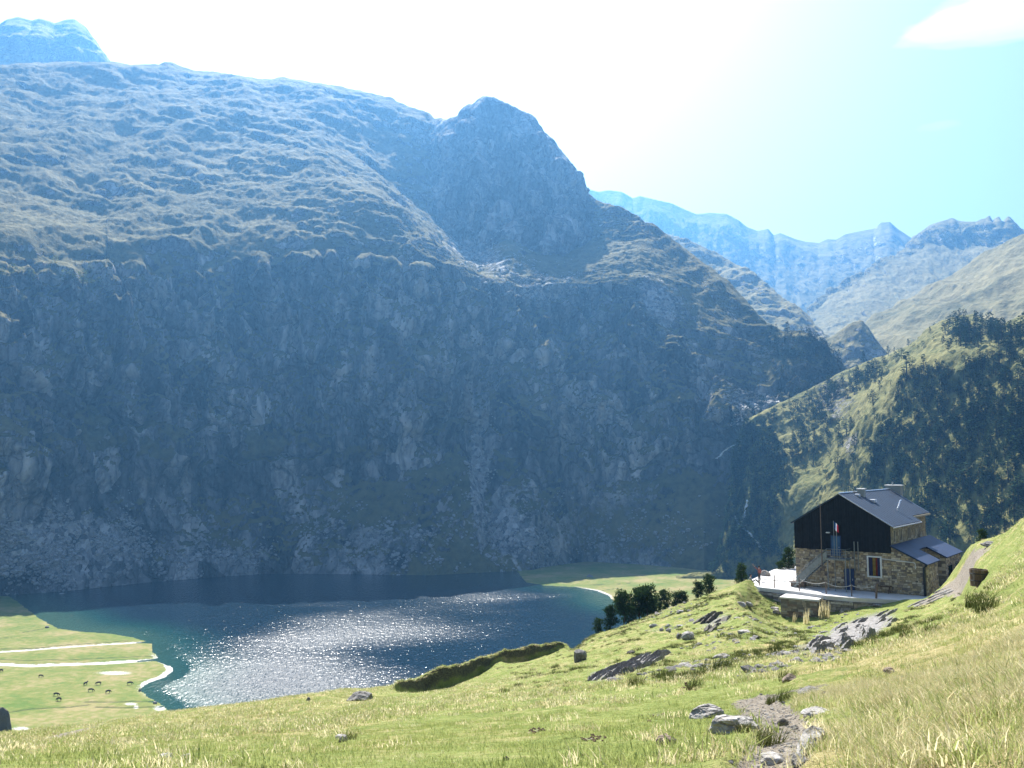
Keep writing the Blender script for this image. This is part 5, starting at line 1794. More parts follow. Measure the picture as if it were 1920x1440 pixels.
def cow_mesh(graze, mat, seed):
    v = [(0, 0, 1.05), (0.45, 0, 1.08), (0.80, 0, 1.12), (-0.40, 0, 1.08), (-0.78, 0, 1.12)]
    r = [(0.34, 0.36), (0.32, 0.35), (0.26, 0.30), (0.33, 0.36), (0.26, 0.28)]
    e = [(0, 1), (1, 2), (0, 3), (3, 4)]
    if graze:
        neck = [(1.08, 0, 0.95), (1.28, 0, 0.62), (1.36, 0, 0.38), (1.42, 0, 0.14)]
    else:
        neck = [(1.08, 0, 1.28), (1.28, 0, 1.42), (1.48, 0, 1.36), (1.68, 0, 1.22)]
    i = len(v)
    v += neck
    r += [0.20, 0.15, 0.14, 0.085]
    e += [(2, i), (i, i + 1), (i + 1, i + 2), (i + 2, i + 3)]
    for sx, at, side in ((0.70, 2, 1), (0.70, 2, -1), (-0.70, 4, 1), (-0.70, 4, -1)):
        i = len(v)
        y = 0.17 * side
        if sx > 0:
            pts = [(sx, y, 0.80), (sx + 0.03, y, 0.42), (sx, y, 0.12), (sx + 0.03, y, 0.03)]
        else:
            pts = [(sx, y, 0.80), (sx + 0.06, y, 0.60), (sx - 0.10, y, 0.40), (sx - 0.04, y, 0.10), (sx, y, 0.03)]
        v += pts
        r += [0.125, 0.075, 0.055, 0.055] if sx > 0 else [0.14, 0.10, 0.07, 0.055, 0.055]
        e += [(at, i)] + [(i + k, i + k + 1) for k in range(len(pts) - 1)]
    i = len(v)
    v += [(-1.0, 0, 1.12), (-1.10, 0, 0.8), (-1.10, 0, 0.45)]
    r += [0.05, 0.03, 0.05]
    e += [(4, i), (i, i + 1), (i + 1, i + 2)]
    for s in (1, -1):                                       # ears and horns
        i = len(v)
        hx_, hz_ = (neck[1][0] + 0.02, neck[1][2]) if graze else (neck[1][0], neck[1][2] + 0.05)
        v += [(hx_, 0.26 * s, hz_ + 0.08)]
        r += [0.03]
        e += [(6, i)]
    me = skin_mesh('cow', v, e, r, 1)
    me.materials.append(M[mat])
    return me


COWS = [(105, 1305, 0.1, True, 'hide_dark', 'dark cow grazing directly above another cow near the left edge of the meadow'), (111, 1314, 2.9, True, 'hide_brown', 'brown cow grazing just below the dark one near the left edge of the meadow'),
        (160, 1285, 1.3, False, 'hide_dark', 'dark cow seen end on with its head up, leftmost of the middle group'), (170, 1297, 0.2, True, 'hide_dark', 'blackish cow grazing below the end on cow'),
        (185, 1284, 3.3, True, 'hide_brown', 'brown cow grazing at the top of the middle group'), (202, 1300, 0.9, True, 'hide_dark', 'dark cow turned away, rightmost of the middle group'),
        (243, 1284, 0.5, True, 'hide_dark', 'lone dark cow nearest the shingle bay'), (76, 1270, 0.0, True, 'hide_brown', 'small far cow grazing below the white stream'), (3, 1260, 2.6, True, 'hide_brown', 'cow cut by the left edge beside the white stream')]
for px, py, rz, gz, mat, lab in COWS:
    p = hit(FLOOR, px, py)
    o = put(bpy.data.objects.new('cow', cow_mesh(gz, mat, px)))
    o.location = p
    s = (1.15 if px != 76 else 1.0)
    o.scale = (s, s, s)
    o.rotation_euler = (0, 0, rz)
    tag(o, lab, 'cow', 'cows grazing on the valley meadow')

M['skin'] = plain('skin', (0.42, 0.26, 0.19), 0.7, 0.2, 0, 0.08)
M['shirt_grey'] = plain('grey_shirt', (0.34, 0.36, 0.38), 0.9, 0.1)
M['shirt_red'] = plain('red_shirt', (0.26, 0.10, 0.08), 0.9, 0.1)
M['trousers'] = plain('dark_trousers', (0.02, 0.024, 0.028), 0.9, 0.1)
M['hair'] = plain('dark_hair', (0.015, 0.012, 0.01), 0.8, 0.2)


def person(loc, rz, pose, shirt, label):
    if pose == 'sit':                                       # on the ground, leaning back, knees drawn up, facing +x
        pel, chest, neck, head = (0, 0, 0.14), (-0.16, 0, 0.52), (-0.16, 0, 0.68), (-0.12, 0, 0.84)
        legs = [[(0.06, s * 0.10, 0.16), (0.46, s * 0.12, 0.42), (0.80, s * 0.12, 0.08), (0.95, s * 0.12, 0.06)] for s in (1, -1)]
        arms = [[(-0.17, s * 0.20, 0.58), (-0.36, s * 0.26, 0.34), (-0.48, s * 0.26, 0.08), (-0.52, s * 0.27, 0.04)] for s in (1, -1)]
    else:                                                   # standing, one arm stretched up and forward
        pel, chest, neck, head = (0, 0, 0.95), (0.02, 0, 1.28), (0.03, 0, 1.48), (0.05, 0, 1.63)
        legs = [[(0, s * 0.10, 0.88), (0.02, s * 0.11, 0.50), (-0.02, s * 0.11, 0.09), (0.14, s * 0.12, 0.04)] for s in (1, -1)]
        arms = [[(0.02, 0.21, 1.40), (0.16, 0.42, 1.62), (0.26, 0.60, 1.86), (0.29, 0.66, 1.94)], [(0.02, -0.21, 1.40), (0.0, -0.27, 1.12), (0.10, -0.27, 0.90), (0.13, -0.27, 0.82)]]
    root = empty('person', loc, rz, label, 'person')
    v, e, r = [pel, tuple((Vector(pel) + Vector(chest)) / 2), chest, neck, head, tuple(Vector(head) + Vector((0.01, 0, 0.09)))], [(0, 1), (1, 2), (2, 3), (3, 4), (4, 5)], [(0.15, 0.12), (0.15, 0.11), (0.18, 0.12), 0.06, 0.095, 0.075]
    for a in arms:
        i = len(v)
        v += a
        r += [0.065, 0.05, 0.036, 0.04]
        e += [(2, i)] + [(i + k, i + k + 1) for k in range(3)]
        h, d = Vector(a[3]), (Vector(a[3]) - Vector(a[2])).normalized()
        sd_ = d.cross(Vector((1, 0, 0.3))).normalized()
        for k in range(5):                                  # four fingers and a thumb
            j = len(v)
            off = (k - 1.5) * 0.02 if k < 4 else -0.055
            ln = (0.075, 0.085, 0.08, 0.06, 0.045)[k]
            v += [tuple(h + sd_ * off + d * ln)]
            r += [0.010]
            e += [(i + 3, j)]
    for a in legs:
        i = len(v)
        v += a
        r += [0.095, 0.065, 0.045, 0.045]
        e += [(0, i)] + [(i + k, i + k + 1) for k in range(3)]
    me = skin_mesh('body', v, e, r, 1)
    for m in ('skin', shirt, 'trousers'):
        me.materials.append(M[m])
    pz, nz = Vector(pel), Vector(neck)
    for p_ in me.polygons:
        c = p_.center
        dl = min((c - Vector(q)).length for a in legs for q in [a[0]] + [Vector(a[0]).lerp(Vector(a[1]), t) for t in (0.3, 0.6)] + [a[1]] + [Vector(a[1]).lerp(Vector(a[2]), t) for t in (0.3, 0.6)] + [a[2], a[3]])
        dt = min((c - Vector(q)).length for q in (v[1], v[2])) - 0.08
        da = min((c - Vector(q)).length for a in arms for q in [a[0], Vector(a[0]).lerp(Vector(a[1]), 0.5)])
        dh = min((c - Vector(q)).length for q in [head, neck] + [a[2] for a in arms] + [a[3] for a in arms])
        best = min((dl, 2), (min(dt, da), 1), (dh, 0))
        p_.material_index = best[1]
    put(bpy.data.objects.new('body', me), root)
    bm = bmesh.new()
    bmesh.ops.create_icosphere(bm, subdivisions=2, radius=0.112)
    for vv in bm.verts:
        vv.co.x = vv.co.x * 0.95 - 0.025
        if vv.co.x > 0.05:
            vv.co.x = 0.05 + (vv.co.x - 0.05) * 0.2
        vv.co.z = vv.co.z * (1.05 if vv.co.z > 0 else 0.75)
    hm = bpy.data.meshes.new('hair')
    bm.to_mesh(hm)
    bm.free()
    hm.materials.append(M['hair'])
    o = put(bpy.data.objects.new('hair', hm), root)
    o.location = Vector(head) + Vector((-0.015, 0, 0.065))
    b_ = MB()
    b_.tube([Vector(head) + Vector((0.085, 0, 0.03)), Vector(head) + Vector((0.118, 0, 0.0))], [0.012, 0.02], 5)
    b_.build('nose', M['skin'], root)
    return root


person(Vector(unp_z(1410, 1093, PAD_Z)), -0.5, 'sit', 'shirt_grey', 'person in a grey shirt and dark trousers sitting at the outer corner of the terrace')
person(Vector(unp_z(1424, 1090, PAD_Z)), 1.9, 'stand', 'shirt_red', 'person in a red shirt standing behind the seated one with an arm stretched up')

# ------------------------------------------------------------------ trees
M['bark'] = plain('dark_pine_bark', (0.06, 0.045, 0.035), 0.95, 0.1, 0, 0.35, 5.0, 0.02)
M['needles'] = leafy('pine_needles', (0.016, 0.034, 0.012), (0.045, 0.075, 0.022), 1.2, 0.25)
M['forest'] = leafy('forest_needles', (0.009, 0.022, 0.011), (0.028, 0.048, 0.020), 0.6, 0.2)
M['pale_leaf'] = leafy('pale_bush_leaves', (0.06, 0.085, 0.025), (0.14, 0.16, 0.055), 0.6, 0.4)


def leaf_tuft(mb, c, s, n, rs, flat=0.7):
    for _ in range(n):
        d = Vector((rs.gauss(0, 1), rs.gauss(0, 1), rs.gauss(0, flat))).normalized()
        p = Vector(c) + d * s * rs.uniform(0.2, 1.0)
        a = Vector((rs.gauss(0, 1), rs.gauss(0, 1), rs.gauss(0, 1))).normalized()
        b_ = d.cross(a).normalized()
        l = s * rs.uniform(0.35, 0.75)
        w_ = l * rs.uniform(0.25, 0.45)
        t = (d + a * 0.5).normalized()
        mb.add([p - b_ * w_, p + b_ * w_, p + t * l + b_ * w_ * 0.3, p + t * l - b_ * w_ * 0.3], [(0, 1, 2, 3)])


def pine_parts(h, crown_r, crown_base, seed, shape='round', tufts=9):
    """tapered trunk, limbs, and needle clumps on the limbs"""
    rs = random.Random(seed)
    tr, cr = MB(), MB()
    bend = [Vector((rs.uniform(-0.02, 0.02) * h * i, rs.uniform(-0.02, 0.02) * h * i, h * i / 5)) for i in range(6)]
    tr.tube(bend, [h * 0.026 * (1 - 0.17 * i) for i in range(6)], 7)
    nb_ = 30
    for k in range(nb_):
        t = crown_base + (0.98 - crown_base) * (k + rs.random()) / nb_
        i = min(4, int(t * 5))
        p = bend[i].lerp(bend[i + 1], t * 5 - i)
        u = (t - crown_base) / (1 - crown_base)
        if shape == 'cone':
            ln = crown_r * (1 - u) ** 0.8 * rs.uniform(0.7, 1.1) + 0.06 * h
        else:
            ln = crown_r * (0.35 + 0.65 * math.sin(math.pi * min(1, 0.18 + 0.80 * u))) * rs.uniform(0.55, 1.15)
        a = k * 2.399 + rs.uniform(-0.4, 0.4)
        d = Vector((math.cos(a), math.sin(a), rs.uniform(0.0, 0.45) + 0.5 * u)).normalized()
        e = p + d * ln
        tr.tube([p, p.lerp(e, 0.55) - Vector((0, 0, 0.03 * ln)), e], [h * 0.008, h * 0.005, h * 0.002], 4, cap=False)
        m_ = 2 + int(ln / (0.16 * h) * 1.5)
        for q in range(m_):
            c = p.lerp(e, 0.4 + 0.6 * (q + rs.random()) / m_) + Vector((rs.gauss(0, 1), rs.gauss(0, 1), rs.gauss(0, 1))) * 0.03 * h
            leaf_tuft(cr, c, h * 0.085 * rs.uniform(0.7, 1.2), tufts, rs)
    return tr, cr


PROTO = {}


def pine(px, py, hpx, kind, label, group=None, bvh=None, name='pine_tree', lean=0.0, dist=None):
    p = hit(bvh or NEAR, px, py) if dist is None else None
    if dist is not None:
        q = unp(px, py, dist)
        z, _ = drop(NEAR, q[0], q[1], q[2])
        p = Vector((q[0], q[1], z))
        hpx += py - float(proj(np.array(p))[1]) if False else 0
    h = hpx * 0.88 * PXM(p)
    if kind not in PROTO:
        shape, cr, cb, sd_ = kind
        tr, cw = pine_parts(1.0 * 8, cr * 8, cb, sd_, shape, 22)
        t_ = tr.build('trunk', M['bark'], smooth=True)
        c_ = cw.build('crown', M['needles'])
        PROTO[kind] = (t_.data, c_.data)
        bpy.data.objects.remove(t_)
        bpy.data.objects.remove(c_)
    root = empty(name, p - Vector((0, 0, 0.1)), random.uniform(0, 6.3), label, 'tree', group)
    root.rotation_euler[0] = lean
    s = h / 8.0
    root.scale = (s, s, s)
    for nm, me in zip(('trunk', 'crown'), PROTO[kind]):
        put(bpy.data.objects.new(nm, me), root)
    return root


K1, K2, K3, K4 = ('round', 0.31, 0.28, 1), ('round', 0.36, 0.10, 2), ('cone', 0.32, 0.08, 3), ('round', 0.27, 0.42, 4)
# the clump of pines below the refuge: they stand just behind the crest, so they are set by distance
for px, py, d, hpx, kind, lab in (
        (1122, 1196, 103, 34, K2, 'low bushy pine hanging over the water at the left end of the clump'), (1145, 1197, 104, 52, K2, 'low round pine second from the left in the clump by the lake'),
        (1170, 1180, 106, 72, K4, 'tall pine with bare trunk and round top near the left of the clump'), (1180, 1178, 110, 56, K1, 'pine with a straight trunk just right of the bare trunked one'),
        (1198, 1172, 109, 74, K1, 'tallest round topped pine in the middle of the clump'), (1213, 1170, 108, 70, K1, 'broad pine right of the tallest one in the clump'), (1228, 1164, 112, 62, K3, 'pointed pine in the right half of the clump'),
        (1247, 1158, 110, 52, K2, 'round pine at the right of the clump, before the gap'), (1268, 1152, 112, 46, K3, 'slim pointed pine beside the gap in the clump'), (1281, 1146, 111, 40, K1, 'last pine of the clump, where the trees get small'),
        (1310, 1132, 108, 40, K1, 'dark narrow pine, left of the pair on the crest'), (1330, 1122, 109, 46, K2, 'feathery green pine, right of the pair on the crest'),
        (1390, 1095, 110, 44, K3, 'single conical pine at the outer end of the terrace'), (1464, 1078, 124, 30, K2, 'low pine behind the terrace, left of its neighbour'), (1480, 1072, 125, 44, K2, 'dark bushy pine against the left corner of the refuge'),
        (1842, 1014, 100, 30, K2, 'bushy dark pine on the crest right of the refuge'), (1800, 1030, 118, 38, K2, 'round pine behind the end of the lean-to'), (1818, 1024, 116, 30, K1, 'small pine between the lean-to and the bushy crest pine'),
        (1908, 985, 92, 36, K2, 'broad brownish pine at the right edge on the crest'), (1890, 994, 95, 22, K2, 'small round bush pine left of the broad one at the right edge')):
    pine(px, py, hpx, kind, lab, 'pines around the refuge', dist=d)


# far conifers: cheap whole trees
def far_tree_mesh(name, seed, shape, mat):
    rs = random.Random(seed)
    mb = MB()
    mb.tube([(0, 0, -0.05), (0, 0, 0.55), (0, 0, 0.92)], [0.028, 0.018, 0.004], 5)
    nt = len(mb.f)
    for k in range(78):
        u = rs.random() ** 0.8
        if shape == 'cone':
            z, R_ = 0.10 + 0.88 * u, 0.20 * (1 - u) ** 0.85 + 0.015
        else:
            z, R_ = 0.16 + 0.80 * u, 0.27 * math.sqrt(max(0.02, 1 - (2 * u - 0.95) ** 2))
        a = rs.uniform(0, 2 * math.pi)
        rr = R_ * rs.uniform(0.45, 1.05)
        p = Vector((rr * math.cos(a), rr * math.sin(a), z))
        o_ = Vector((math.cos(a), math.sin(a), rs.uniform(-0.5, 0.4))).normalized()
        s_ = Vector((-math.sin(a), math.cos(a), rs.uniform(-0.4, 0.4))).normalized()
        w_, l = rs.uniform(0.04, 0.085), rs.uniform(0.06, 0.12)
        mb.add([p - s_ * w_, p + s_ * w_, p + s_ * w_ * 0.4 + o_ * l, p - s_ * w_ * 0.4 + o_ * l], [(0, 1, 2, 3)])
    o = mb.build(name, mat)
    o.data.materials.append(M['bark'])
    mi = np.zeros(len(o.data.polygons), np.int32)
    mi[:nt] = 1
    o.data.polygons.foreach_set('material_index', mi)
    me = o.data
    bpy.data.objects.remove(o)
    return me


FAR = [far_tree_mesh('conifer', 20 + k, 'cone' if k < 3 else 'round', M['forest']) for k in range(6)]
BUSH = [far_tree_mesh('broadleaf_tree', 40 + k, 'round', M['pale_leaf']) for k in range(3)]
# forest density on the wooded hillside, in the open meadow none
gxx, gyy = proj(GP)
GXY = np.stack([gxx, gyy], -1)
wood_a = poly_sdf([(1575, 1110), (1590, 960), (1630, 860), (1662, 780), (1688, 716), (1740, 694), (1800, 694), (1830, 674), (1860, 668), (1925, 640), (2320, 600), (2320, 1200), (1575, 1200)], GXY)
wood_b = poly_sdf([(1385, 810), (1430, 785), (1520, 740), (1640, 688), (1662, 700), (1590, 745), (1545, 775), (1600, 800), (1575, 835), (1510, 850), (1480, 905), (1440, 1000), (1380, 1020)], GXY)
dens = np.max([1 - sstep(-6, 8, wood_a), 0.55 * (1 - sstep(-6, 8, wood_b)), 1 - sstep(-4, 10, poly_sdf([(1330, 1110), (1360, 900), (1388, 815), (1440, 798), (1466, 850), (1448, 960), (1470, 1040), (1470, 1110)], GXY)), 0.9 * blob(1812, 632, 42, 20, -8, gxx, gyy), 0.9 * blob(1900, 640, 50, 18, 0, gxx, gyy), 0.5 * blob(1650, 900, 60, 60, 0, gxx, gyy), 0.35 * blob(1560, 835, 60, 22, 0, gxx, gyy)], axis=0)  # dense wood on the left flank is added to darken it like shade
open_m = 1 - dens
# per-area weight: grid cells are uneven on screen but trees should be even on the ground
du_ = np.linalg.norm(np.gradient(GP, axis=1), axis=-1)
dv_ = np.linalg.norm(np.gradient(GP, axis=0), axis=-1)
area = du_ * dv_
clump = sstep(-0.35, 0.25, fbm(GP, 45, 3, off=77))
wt = area * (dens * (0.35 + 0.65 * clump) + 0.022) * (gxx > 1320) * (gxx < 2250) * (np.arange(GP.shape[0])[:, None] > 12)
pts, _ = grid_points(GP, 4600, wt, 100, 1500)
size = 8.5 * np.exp(RNG.normal(0, 0.28, len(pts)))
dist_ = np.linalg.norm(pts, axis=1)
px_, py_ = proj(pts)
inview = (px_ < 1925)
score = np.where(inview, size / dist_, -1)
# trees hidden by the refuge or the near slope are not among the individuals
for i in range(len(pts)):
    if score[i] > 0:
        d_ = Vector(pts[i] + np.array([0, 0, size[i] * 0.7]))
        h_ = NEAR.ray_cast(Vector((0, 0, 0)), d_.normalized(), d_.length - 5)
        if h_[0] is not None or (1485 < px_[i] < 1745 and py_[i] > 925):
            score[i] = -1
order = np.argsort(-score)
indiv = order[:290]
for i in indiv:
    k = int(RNG.integers(0, 6))
    o = put(bpy.data.objects.new('conifer', FAR[k]))
    o.location = pts[i] - np.array([0, 0, 0.3])
    s_ = float(size[i])
    o.scale = (s_ * 1.05, s_ * 1.05, s_)
    o.rotation_euler = (0, 0, float(RNG.uniform(0, 6.3)))
    tag(o, 'dark green conifer among many on the wooded hillside behind the refuge', 'tree', 'conifers of the wooded hillside')
rest = order[290:]
fsrc = [src_obj('conifer_source', m) for m in FAR]
scatter_instances('hillside_forest', pts[rest], np.c_[RNG.normal(0, 0.05, len(rest)), RNG.normal(0, 0.05, len(rest)), RNG.uniform(0, 6.3, len(rest))], np.c_[size[rest], size[rest], size[rest]], fsrc)
# forest understorey: bushes and small trees that fill the wood
wt2 = area * (dens > 0.6) * (gxx > 1330) * (gxx < 2250)
pts, _ = grid_points(GP, 11000, wt2 + 1e-9, 100, 1500)
s_ = 3.6 * np.exp(RNG.normal(0, 0.35, len(pts)))
scatter_instances('hillside_undergrowth', pts - np.array([0, 0, 0.4]), np.c_[0 * s_, 0 * s_, RNG.uniform(0, 6.3, len(pts))], np.c_[s_ * 1.4, s_ * 1.4, s_], [src_obj('bush_source', FAR[k]) for k in (3, 4, 5)])
wt2 = area * (0.10 + 0.8 * blob(1500, 850, 110, 120, 0, gxx, gyy)) * (1 - 0.8 * open_m) * (gxx > 1340) * (gxx < 1720) * (gyy < 1000)
pts, _ = grid_points(GP, 700, wt2 + 1e-9, 100, 1500)
s_ = 4.5 * np.exp(RNG.normal(0, 0.3, len(pts)))
scatter_instances('hillside_bushes', pts - np.array([0, 0, 0.4]), np.c_[0 * s_, 0 * s_, RNG.uniform(0, 6.3, len(pts))], np.c_[s_ * 1.3, s_ * 1.3, s_], [src_obj('pale_bush_source', m) for m in BUSH])

# trees on the wooded knob of the great wall and along the stream below it
mn_ = normals(MP)
wk = np.max([blob(1510, 655, 60, 24), 0.7 * blob(1470, 670, 40, 30), 0.5 * blob(1430, 790, 50, 26), 0.25 * blob(1540, 700, 40, 30)], axis=0)
ar = np.linalg.norm(np.gradient(MP, axis=1), axis=-1) * np.linalg.norm(np.gradient(MP, axis=0), axis=-1)
pts, _ = grid_points(MP, 420, ar * wk * (rowk < 400) + 1e-9, 500, 1300)
size = 9 * np.exp(RNG.normal(0, 0.25, len(pts)))
n_ind = 60
ky = np.argsort(proj(pts)[1])[:n_ind]
for i in ky:
    o = put(bpy.data.objects.new('conifer', FAR[int(RNG.integers(0, 6))]))
    o.location = pts[i] - np.array([0, 0, 0.3])
    o.scale = (float(size[i]),) * 3
    o.rotation_euler = (0, 0, float(RNG.uniform(0, 6.3)))
    tag(o, 'hazy conifer on the wooded knob at the right end of the great rock wall', 'tree', 'conifers of the wooded knob')
rs_ = np.setdiff1d(np.arange(len(pts)), ky)
scatter_instances('knob_forest', pts[rs_], np.c_[0 * size[rs_], 0 * size[rs_], RNG.uniform(0, 6.3, len(rs_))], np.c_[size[rs_], size[rs_], size[rs_]], fsrc)
LIP = ['pale tree on the cliff lip cut by the left edge', 'pale tree on the cliff lip, second from the left edge', 'small pale tree on the cliff lip, third from the left edge', 'pale tree on the cliff lip, fourth from the left edge',
       'pale tree standing highest above the main group on the cliff lip', 'round pale tree at the left end of the main group on the cliff lip', 'small pale tree behind the left end of the main group', 'pale tree in the middle of the main group on the cliff lip',
       'largest pale tree of the main group on the cliff lip', 'pale tree above and right of the largest on the cliff lip', 'low pale bush under the right side of the largest cliff lip tree', 'pale tree at the right end of the main group on the cliff lip',
       'lowest little bush under the main group on the cliff lip', 'tiny pale bush on the cliff lip right of the tree group', 'tiniest pale bush under the other one on the cliff lip', 'lone pale bush on the cliff lip in the middle of the wall',
       'pale bush on the sunlit edge below the high peak']
# pale sunlit trees on the lip of the cliff at the left
for k, (px, py, h_) in enumerate(((3, 520, 18), (22, 516, 22), (40, 514, 14), (57, 524, 20), (103, 498, 18), (121, 532, 26), (133, 522, 16), (140, 534, 20), (155, 535, 30), (168, 512, 18), (172, 540, 16), (184, 538, 18), (128, 546, 12), (268, 538, 12), (258, 546, 8), (484, 546, 10), (780, 522, 14))):
    p = hit(MASSIF, px, py)
    if p is None:
        continue
    o = put(bpy.data.objects.new('tree', BUSH[k % 3]))
    o.location = p - Vector((0, 0, 0.5))
    s_ = h_ * PXM(p)
    o.scale = (s_, s_, s_)
    o.rotation_euler = (0, 0, k * 1.3)
    tag(o, LIP[k], 'tree', 'pale trees on the cliff lip')

# ------------------------------------------------------------------ grass
M['blade_green'] = leafy('green_blades', (0.20, 0.25, 0.065), (0.36, 0.39, 0.14), 0.35, 0.5, (0.45, 0.43, 0.21))
M['blade_straw'] = leafy('straw_blades', (0.42, 0.36, 0.18), (0.68, 0.61, 0.38), 0.35, 0.6, (0.72, 0.66, 0.46))
M['rush'] = leafy('dark_rush_blades', (0.05, 0.07, 0.018), (0.13, 0.14, 0.045), 0.5, 0.3)


def tuft_mesh(name, n, h, spread, lean, wid, seed, mat, segs=2):
    rs = random.Random(seed)
    v, f = [], []
    for _ in range(n):
        a = rs.uniform(0, 2 * math.pi)
        r0 = spread * math.sqrt(rs.random())
        p = Vector((r0 * math.cos(a), r0 * math.sin(a), -0.02))
        b_ = rs.uniform(0, 2 * math.pi)
        d = Vector((math.cos(b_), math.sin(b_), 0)) * rs.uniform(0.15, 1) * lean + Vector((0.35 * lean, 0, 0))
        hh = h * rs.uniform(0.55, 1.15)
        s = Vector((-math.sin(b_), math.cos(b_), 0)) * wid * rs.uniform(0.7, 1.2)
        i = len(v)
        for k in range(segs + 1):
            t = k / segs
            q = p + d * hh * t * t + Vector((0, 0, hh * t * (1 - 0.25 * t * lean)))
            w_ = s * (1 - 0.85 * t)
            v += [q - w_, q + w_]
        for k in range(segs):
            f.append((i + 2 * k, i + 2 * k + 1, i + 2 * k + 3, i + 2 * k + 2))
    me = bpy.data.meshes.new(name)
    me.from_pydata(v, [], f)
    me.materials.append(M[mat])
    return me


G1 = [src_obj('green_tuft', tuft_mesh('green_tuft', 22, 0.042, 0.12, 0.7, 0.0035, 60 + k, 'blade_green')) for k in range(3)]
G2 = [src_obj('straw_tuft', tuft_mesh('straw_tuft', 18, 0.13, 0.12, 1.1, 0.0024, 70 + k, 'blade_straw', 3)) for k in range(3)] + [src_obj('mixed_tuft', tuft_mesh('mixed_tuft', 20, 0.10, 0.12, 0.9, 0.0026, 80 + k, 'blade_green', 3)) for k in range(3)]
G3 = [src_obj('far_tuft', tuft_mesh('far_tuft', 22, 0.13, 0.30, 0.9, 0.012, 90 + k, 'blade_green' if k < 2 else 'blade_straw')) for k in range(4)]
clear = (dirt < 0.3) & (rockm < 0.45) & (psd > 0.6)
edge = np.clip(1 - dirt * 1.6, 0, 1) * (psd > 0.6) * np.clip(1 - 2.2 * rockm, 0, 1) * (HN[..., 2] > 0.7) * (1 - np.clip(1.5 * soil, 0, 1))


def spread_grass(name, n, weight, r0, r1, src, smin, smax):
    pts, (i, j) = grid_points(HP, n, weight + 1e-12, r0, r1)
    s = RNG.uniform(smin, smax, n)
    rz = RNG.normal(2.4, 1.1, n)
    return scatter_instances(name, pts, np.c_[RNG.normal(0, 0.12, n), RNG.normal(0, 0.12, n), rz], np.c_[s, s, s * RNG.uniform(0.75, 1.25, n)], src)


hview = (hx > -120) & (hx < 2050) & (hy < 1520)
drym = sstep(0.35, 0.8, dry + 0.8 * fbm(HP, 3.0, 4, off=15))
cl1 = sstep(-0.15, 0.35, fbm(HP, 1.1, 3, off=6))
cl2 = sstep(-0.1, 0.4, fbm(HP, 2.6, 3, off=33))
spread_grass('short_grass', 20000, edge * hview * (1 - 0.8 * drym) * (0.15 + 0.85 * cl1), 3.0, 34, G1, 0.6, 1.2)
spread_grass('long_dry_grass', 11500, edge * hview * drym * sstep(1300, 1600, hx + 0.9 * (hy - 1300)) * (0.05 + 0.95 * cl1) * (0.08 + 0.92 * cl2), 3.1, 26, G2, 0.5, 1.3)
spread_grass('dry_grass_wisps', 4500, edge * hview * drym * (hx < 1500) * (0.1 + 0.9 * cl1), 4.0, 30, G2, 0.15, 0.38)
spread_grass('slope_grass', 20000, edge * hview * (0.15 + sstep(-0.1, 0.35, fbm(HP, 3.0, 3, off=9))), 22, 112, G3, 0.5, 1.2)

G4 = [src_obj('shade_tuft', tuft_mesh('shade_tuft', 40, 0.22, 0.30, 0.8, 0.016, 110 + k, 'rush')) for k in range(3)]  # low dark tufts added to give the hummocks their shade texture
spread_grass('slope_shade_tufts', 2600, edge * hview * rough * sstep(0.0, 0.35, fbm(HP, 4.0, 3, off=41)) * (hy > 1105) * (hy < 1300), 28, 112, G4, 0.3, 1.0)
G5 = [src_obj('lawn_tuft', tuft_mesh('lawn_tuft', 40, 0.09, 0.16, 0.9, 0.005, 120 + k, 'blade_straw' if k == 0 else 'blade_green')) for k in range(3)]
spread_grass('lawn_tussocks', 1500, edge * hview * sstep(0.1, 0.4, fbm(HP, 1.6, 3, off=43)), 4, 45, G5, 0.5, 1.6)

spread_grass('bank_turf', 420, bankm * (hk > crest_k - 7) * (hk < crest_k + 3) + 0.12 * bankm * (soil > 0.05) * sstep(0.1, 0.4, fbm(HP, 2.5, 3, off=51)), 60, 112, G3, 0.5, 1.1)

# dark rush tufts, each one a plant of its own
for k, (px, py, h_, lab) in enumerate(((1354, 1255, 30, 'dark rush tuft on the green slope, beside the striped slab'), (1192, 1286, 26, 'broad grassy tuft standing on the lawn edge, left of the rushes'), (1302, 1292, 26, 'dark brown rush tuft beside the brown clods'),
                                       (1452, 1222, 22, 'dark bushy tuft low on the lumpy slope'), (1420, 1228, 12, 'small dark tuft left of the bushy one on the lumpy slope'), (1438, 1398, 46, 'dark overhanging tuft on the left bank of the path'),
                                       (655, 1388, 22, 'dark tuft growing round a small pale stone on the lawn'), (1395, 1372, 26, 'dark tuft at the foot of the large pale boulder'), (1850, 1148, 40, 'dark shrubby tuft on the slope right of the striped outcrop'),
                                       (1830, 1138, 30, 'dark shrubby tuft, left of the larger one on the right slope'), (1448, 1318, 22, 'dark tuft on the path among the gravel, left one'), (1472, 1312, 26, 'dark tuft on the path among the gravel, right one'),
                                       (1475, 1276, 26, 'dark tuft of turf above the bend of the path'), (1060, 1386, 8, 'tiny dark tuft beside the dense pile of clods'), (1700, 1196, 26, 'dark green tuft on the bright grass right of the striped outcrop'), (1745, 1190, 24, 'dark green tuft right of the other one beside the striped outcrop'))):
    p = ground_at(px, py)
    m = PXM(p) * h_
    o = put(bpy.data.objects.new('rush_tuft', tuft_mesh('rush_tuft', 150, m, m * 0.55, 0.75, m * 0.018, 500 + k, 'rush', 3)))
    o.location = p
    tag(o, lab, 'grass tuft')
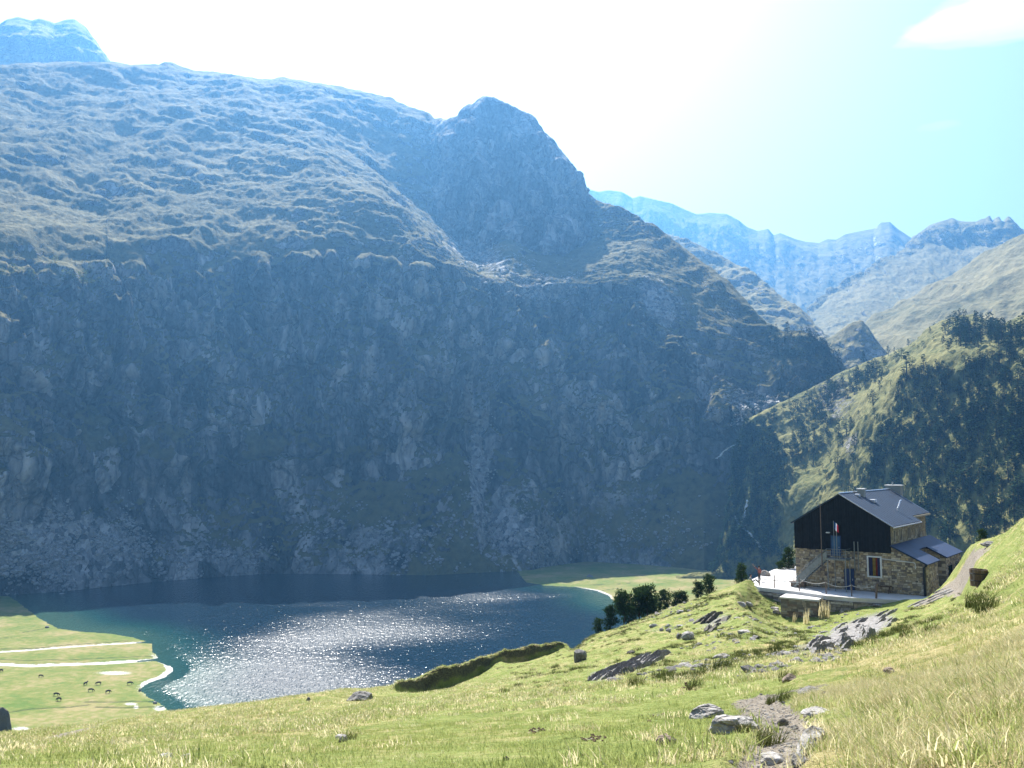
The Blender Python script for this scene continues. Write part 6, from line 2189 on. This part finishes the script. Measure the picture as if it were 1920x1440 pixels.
# withered stalks at the bunker
for k, (px, py, h_, lab) in enumerate(((1490, 1166, 16, 'withered pale stalks at the left foot of the bunker'), (1512, 1170, 26, 'tallest withered stalks in front of the bunker'), (1543, 1160, 34, 'clump of tall yellow stalks right of the bunker shadow'), (1552, 1158, 26, 'smaller yellow stalks beside the tall clump right of the bunker'))):
    p = ground_at(px, py)
    m = PXM(p) * h_
    o = put(bpy.data.objects.new('dry_stalks', tuft_mesh('dry_stalks', 26, m, m * 0.22, 0.22, m * 0.02, 600 + k, 'blade_straw', 2)))
    o.location = p
    tag(o, lab, 'plant')

# ------------------------------------------------------------------ air
def haze_box():
    me = bpy.data.meshes.new('haze')
    x0, x1, y0, y1, z0, z1 = -5200, 5600, -320, 5000, -125, 1420
    v = [(x, y, z) for z in (z0, z1) for y in (y0, y1) for x in (x0, x1)]
    f = [(0, 2, 3, 1), (4, 5, 7, 6), (0, 1, 5, 4), (2, 6, 7, 3), (0, 4, 6, 2), (1, 3, 7, 5)]
    me.from_pydata(v, [], f)
    t = NT('valley_haze')
    k = t.n.new('ShaderNodeVolumePrincipled')
    k.inputs['Color'].default_value = (0.18, 0.50, 1.0, 1)
    k.inputs['Density'].default_value = HAZE
    k.inputs['Anisotropy'].default_value = 0.55
    t.l.new(k.outputs[0], t.out.inputs['Volume'])
    me.materials.append(t.m)
    put(tag(bpy.data.objects.new('haze', me), kind='stuff'))


HAZE = 0.00014
haze_box()


# a white cloud drifting high on the right, well outside the haze
def cloud(px, py, dist, w_, d_, h_, seed, dens, label):
    c = unp(px, py, dist)
    bm = bmesh.new()
    bmesh.ops.create_icosphere(bm, subdivisions=6, radius=1)
    V = np.array([v.co for v in bm.verts])
    V = V * (1 + 0.5 * fbm(V + seed, 0.75, 6, 0.62)[:, None])
    V = V * np.array([w_, d_, h_])
    V[:, 2] = np.where(V[:, 2] < 0, V[:, 2] * 0.6, V[:, 2])
    for v, q in zip(bm.verts, V):
        v.co = q
    me = bpy.data.meshes.new('cloud')
    bm.to_mesh(me)
    bm.free()
    t = NT('cloud_vapour')
    k = t.n.new('ShaderNodeVolumePrincipled')
    k.inputs['Color'].default_value = (1, 1, 1, 1)
    k.inputs['Density'].default_value = dens
    k.inputs['Anisotropy'].default_value = 0.65
    t.l.new(k.outputs[0], t.out.inputs['Volume'])
    me.materials.append(t.m)
    o = put(bpy.data.objects.new('cloud', me))
    o.location = c
    o.rotation_euler = (0, 0, -0.45)
    return tag(o, label, 'cloud')


cloud(1935, 22, 8600, 1000, 420, 260, 3.0, 0.00055, 'bright white cloud cut by the upper right corner of the sky')
cloud(1762, 236, 9000, 190, 130, 18, 9.0, 0.0007, 'tiny white wisp of cloud low in the blue part of the sky')
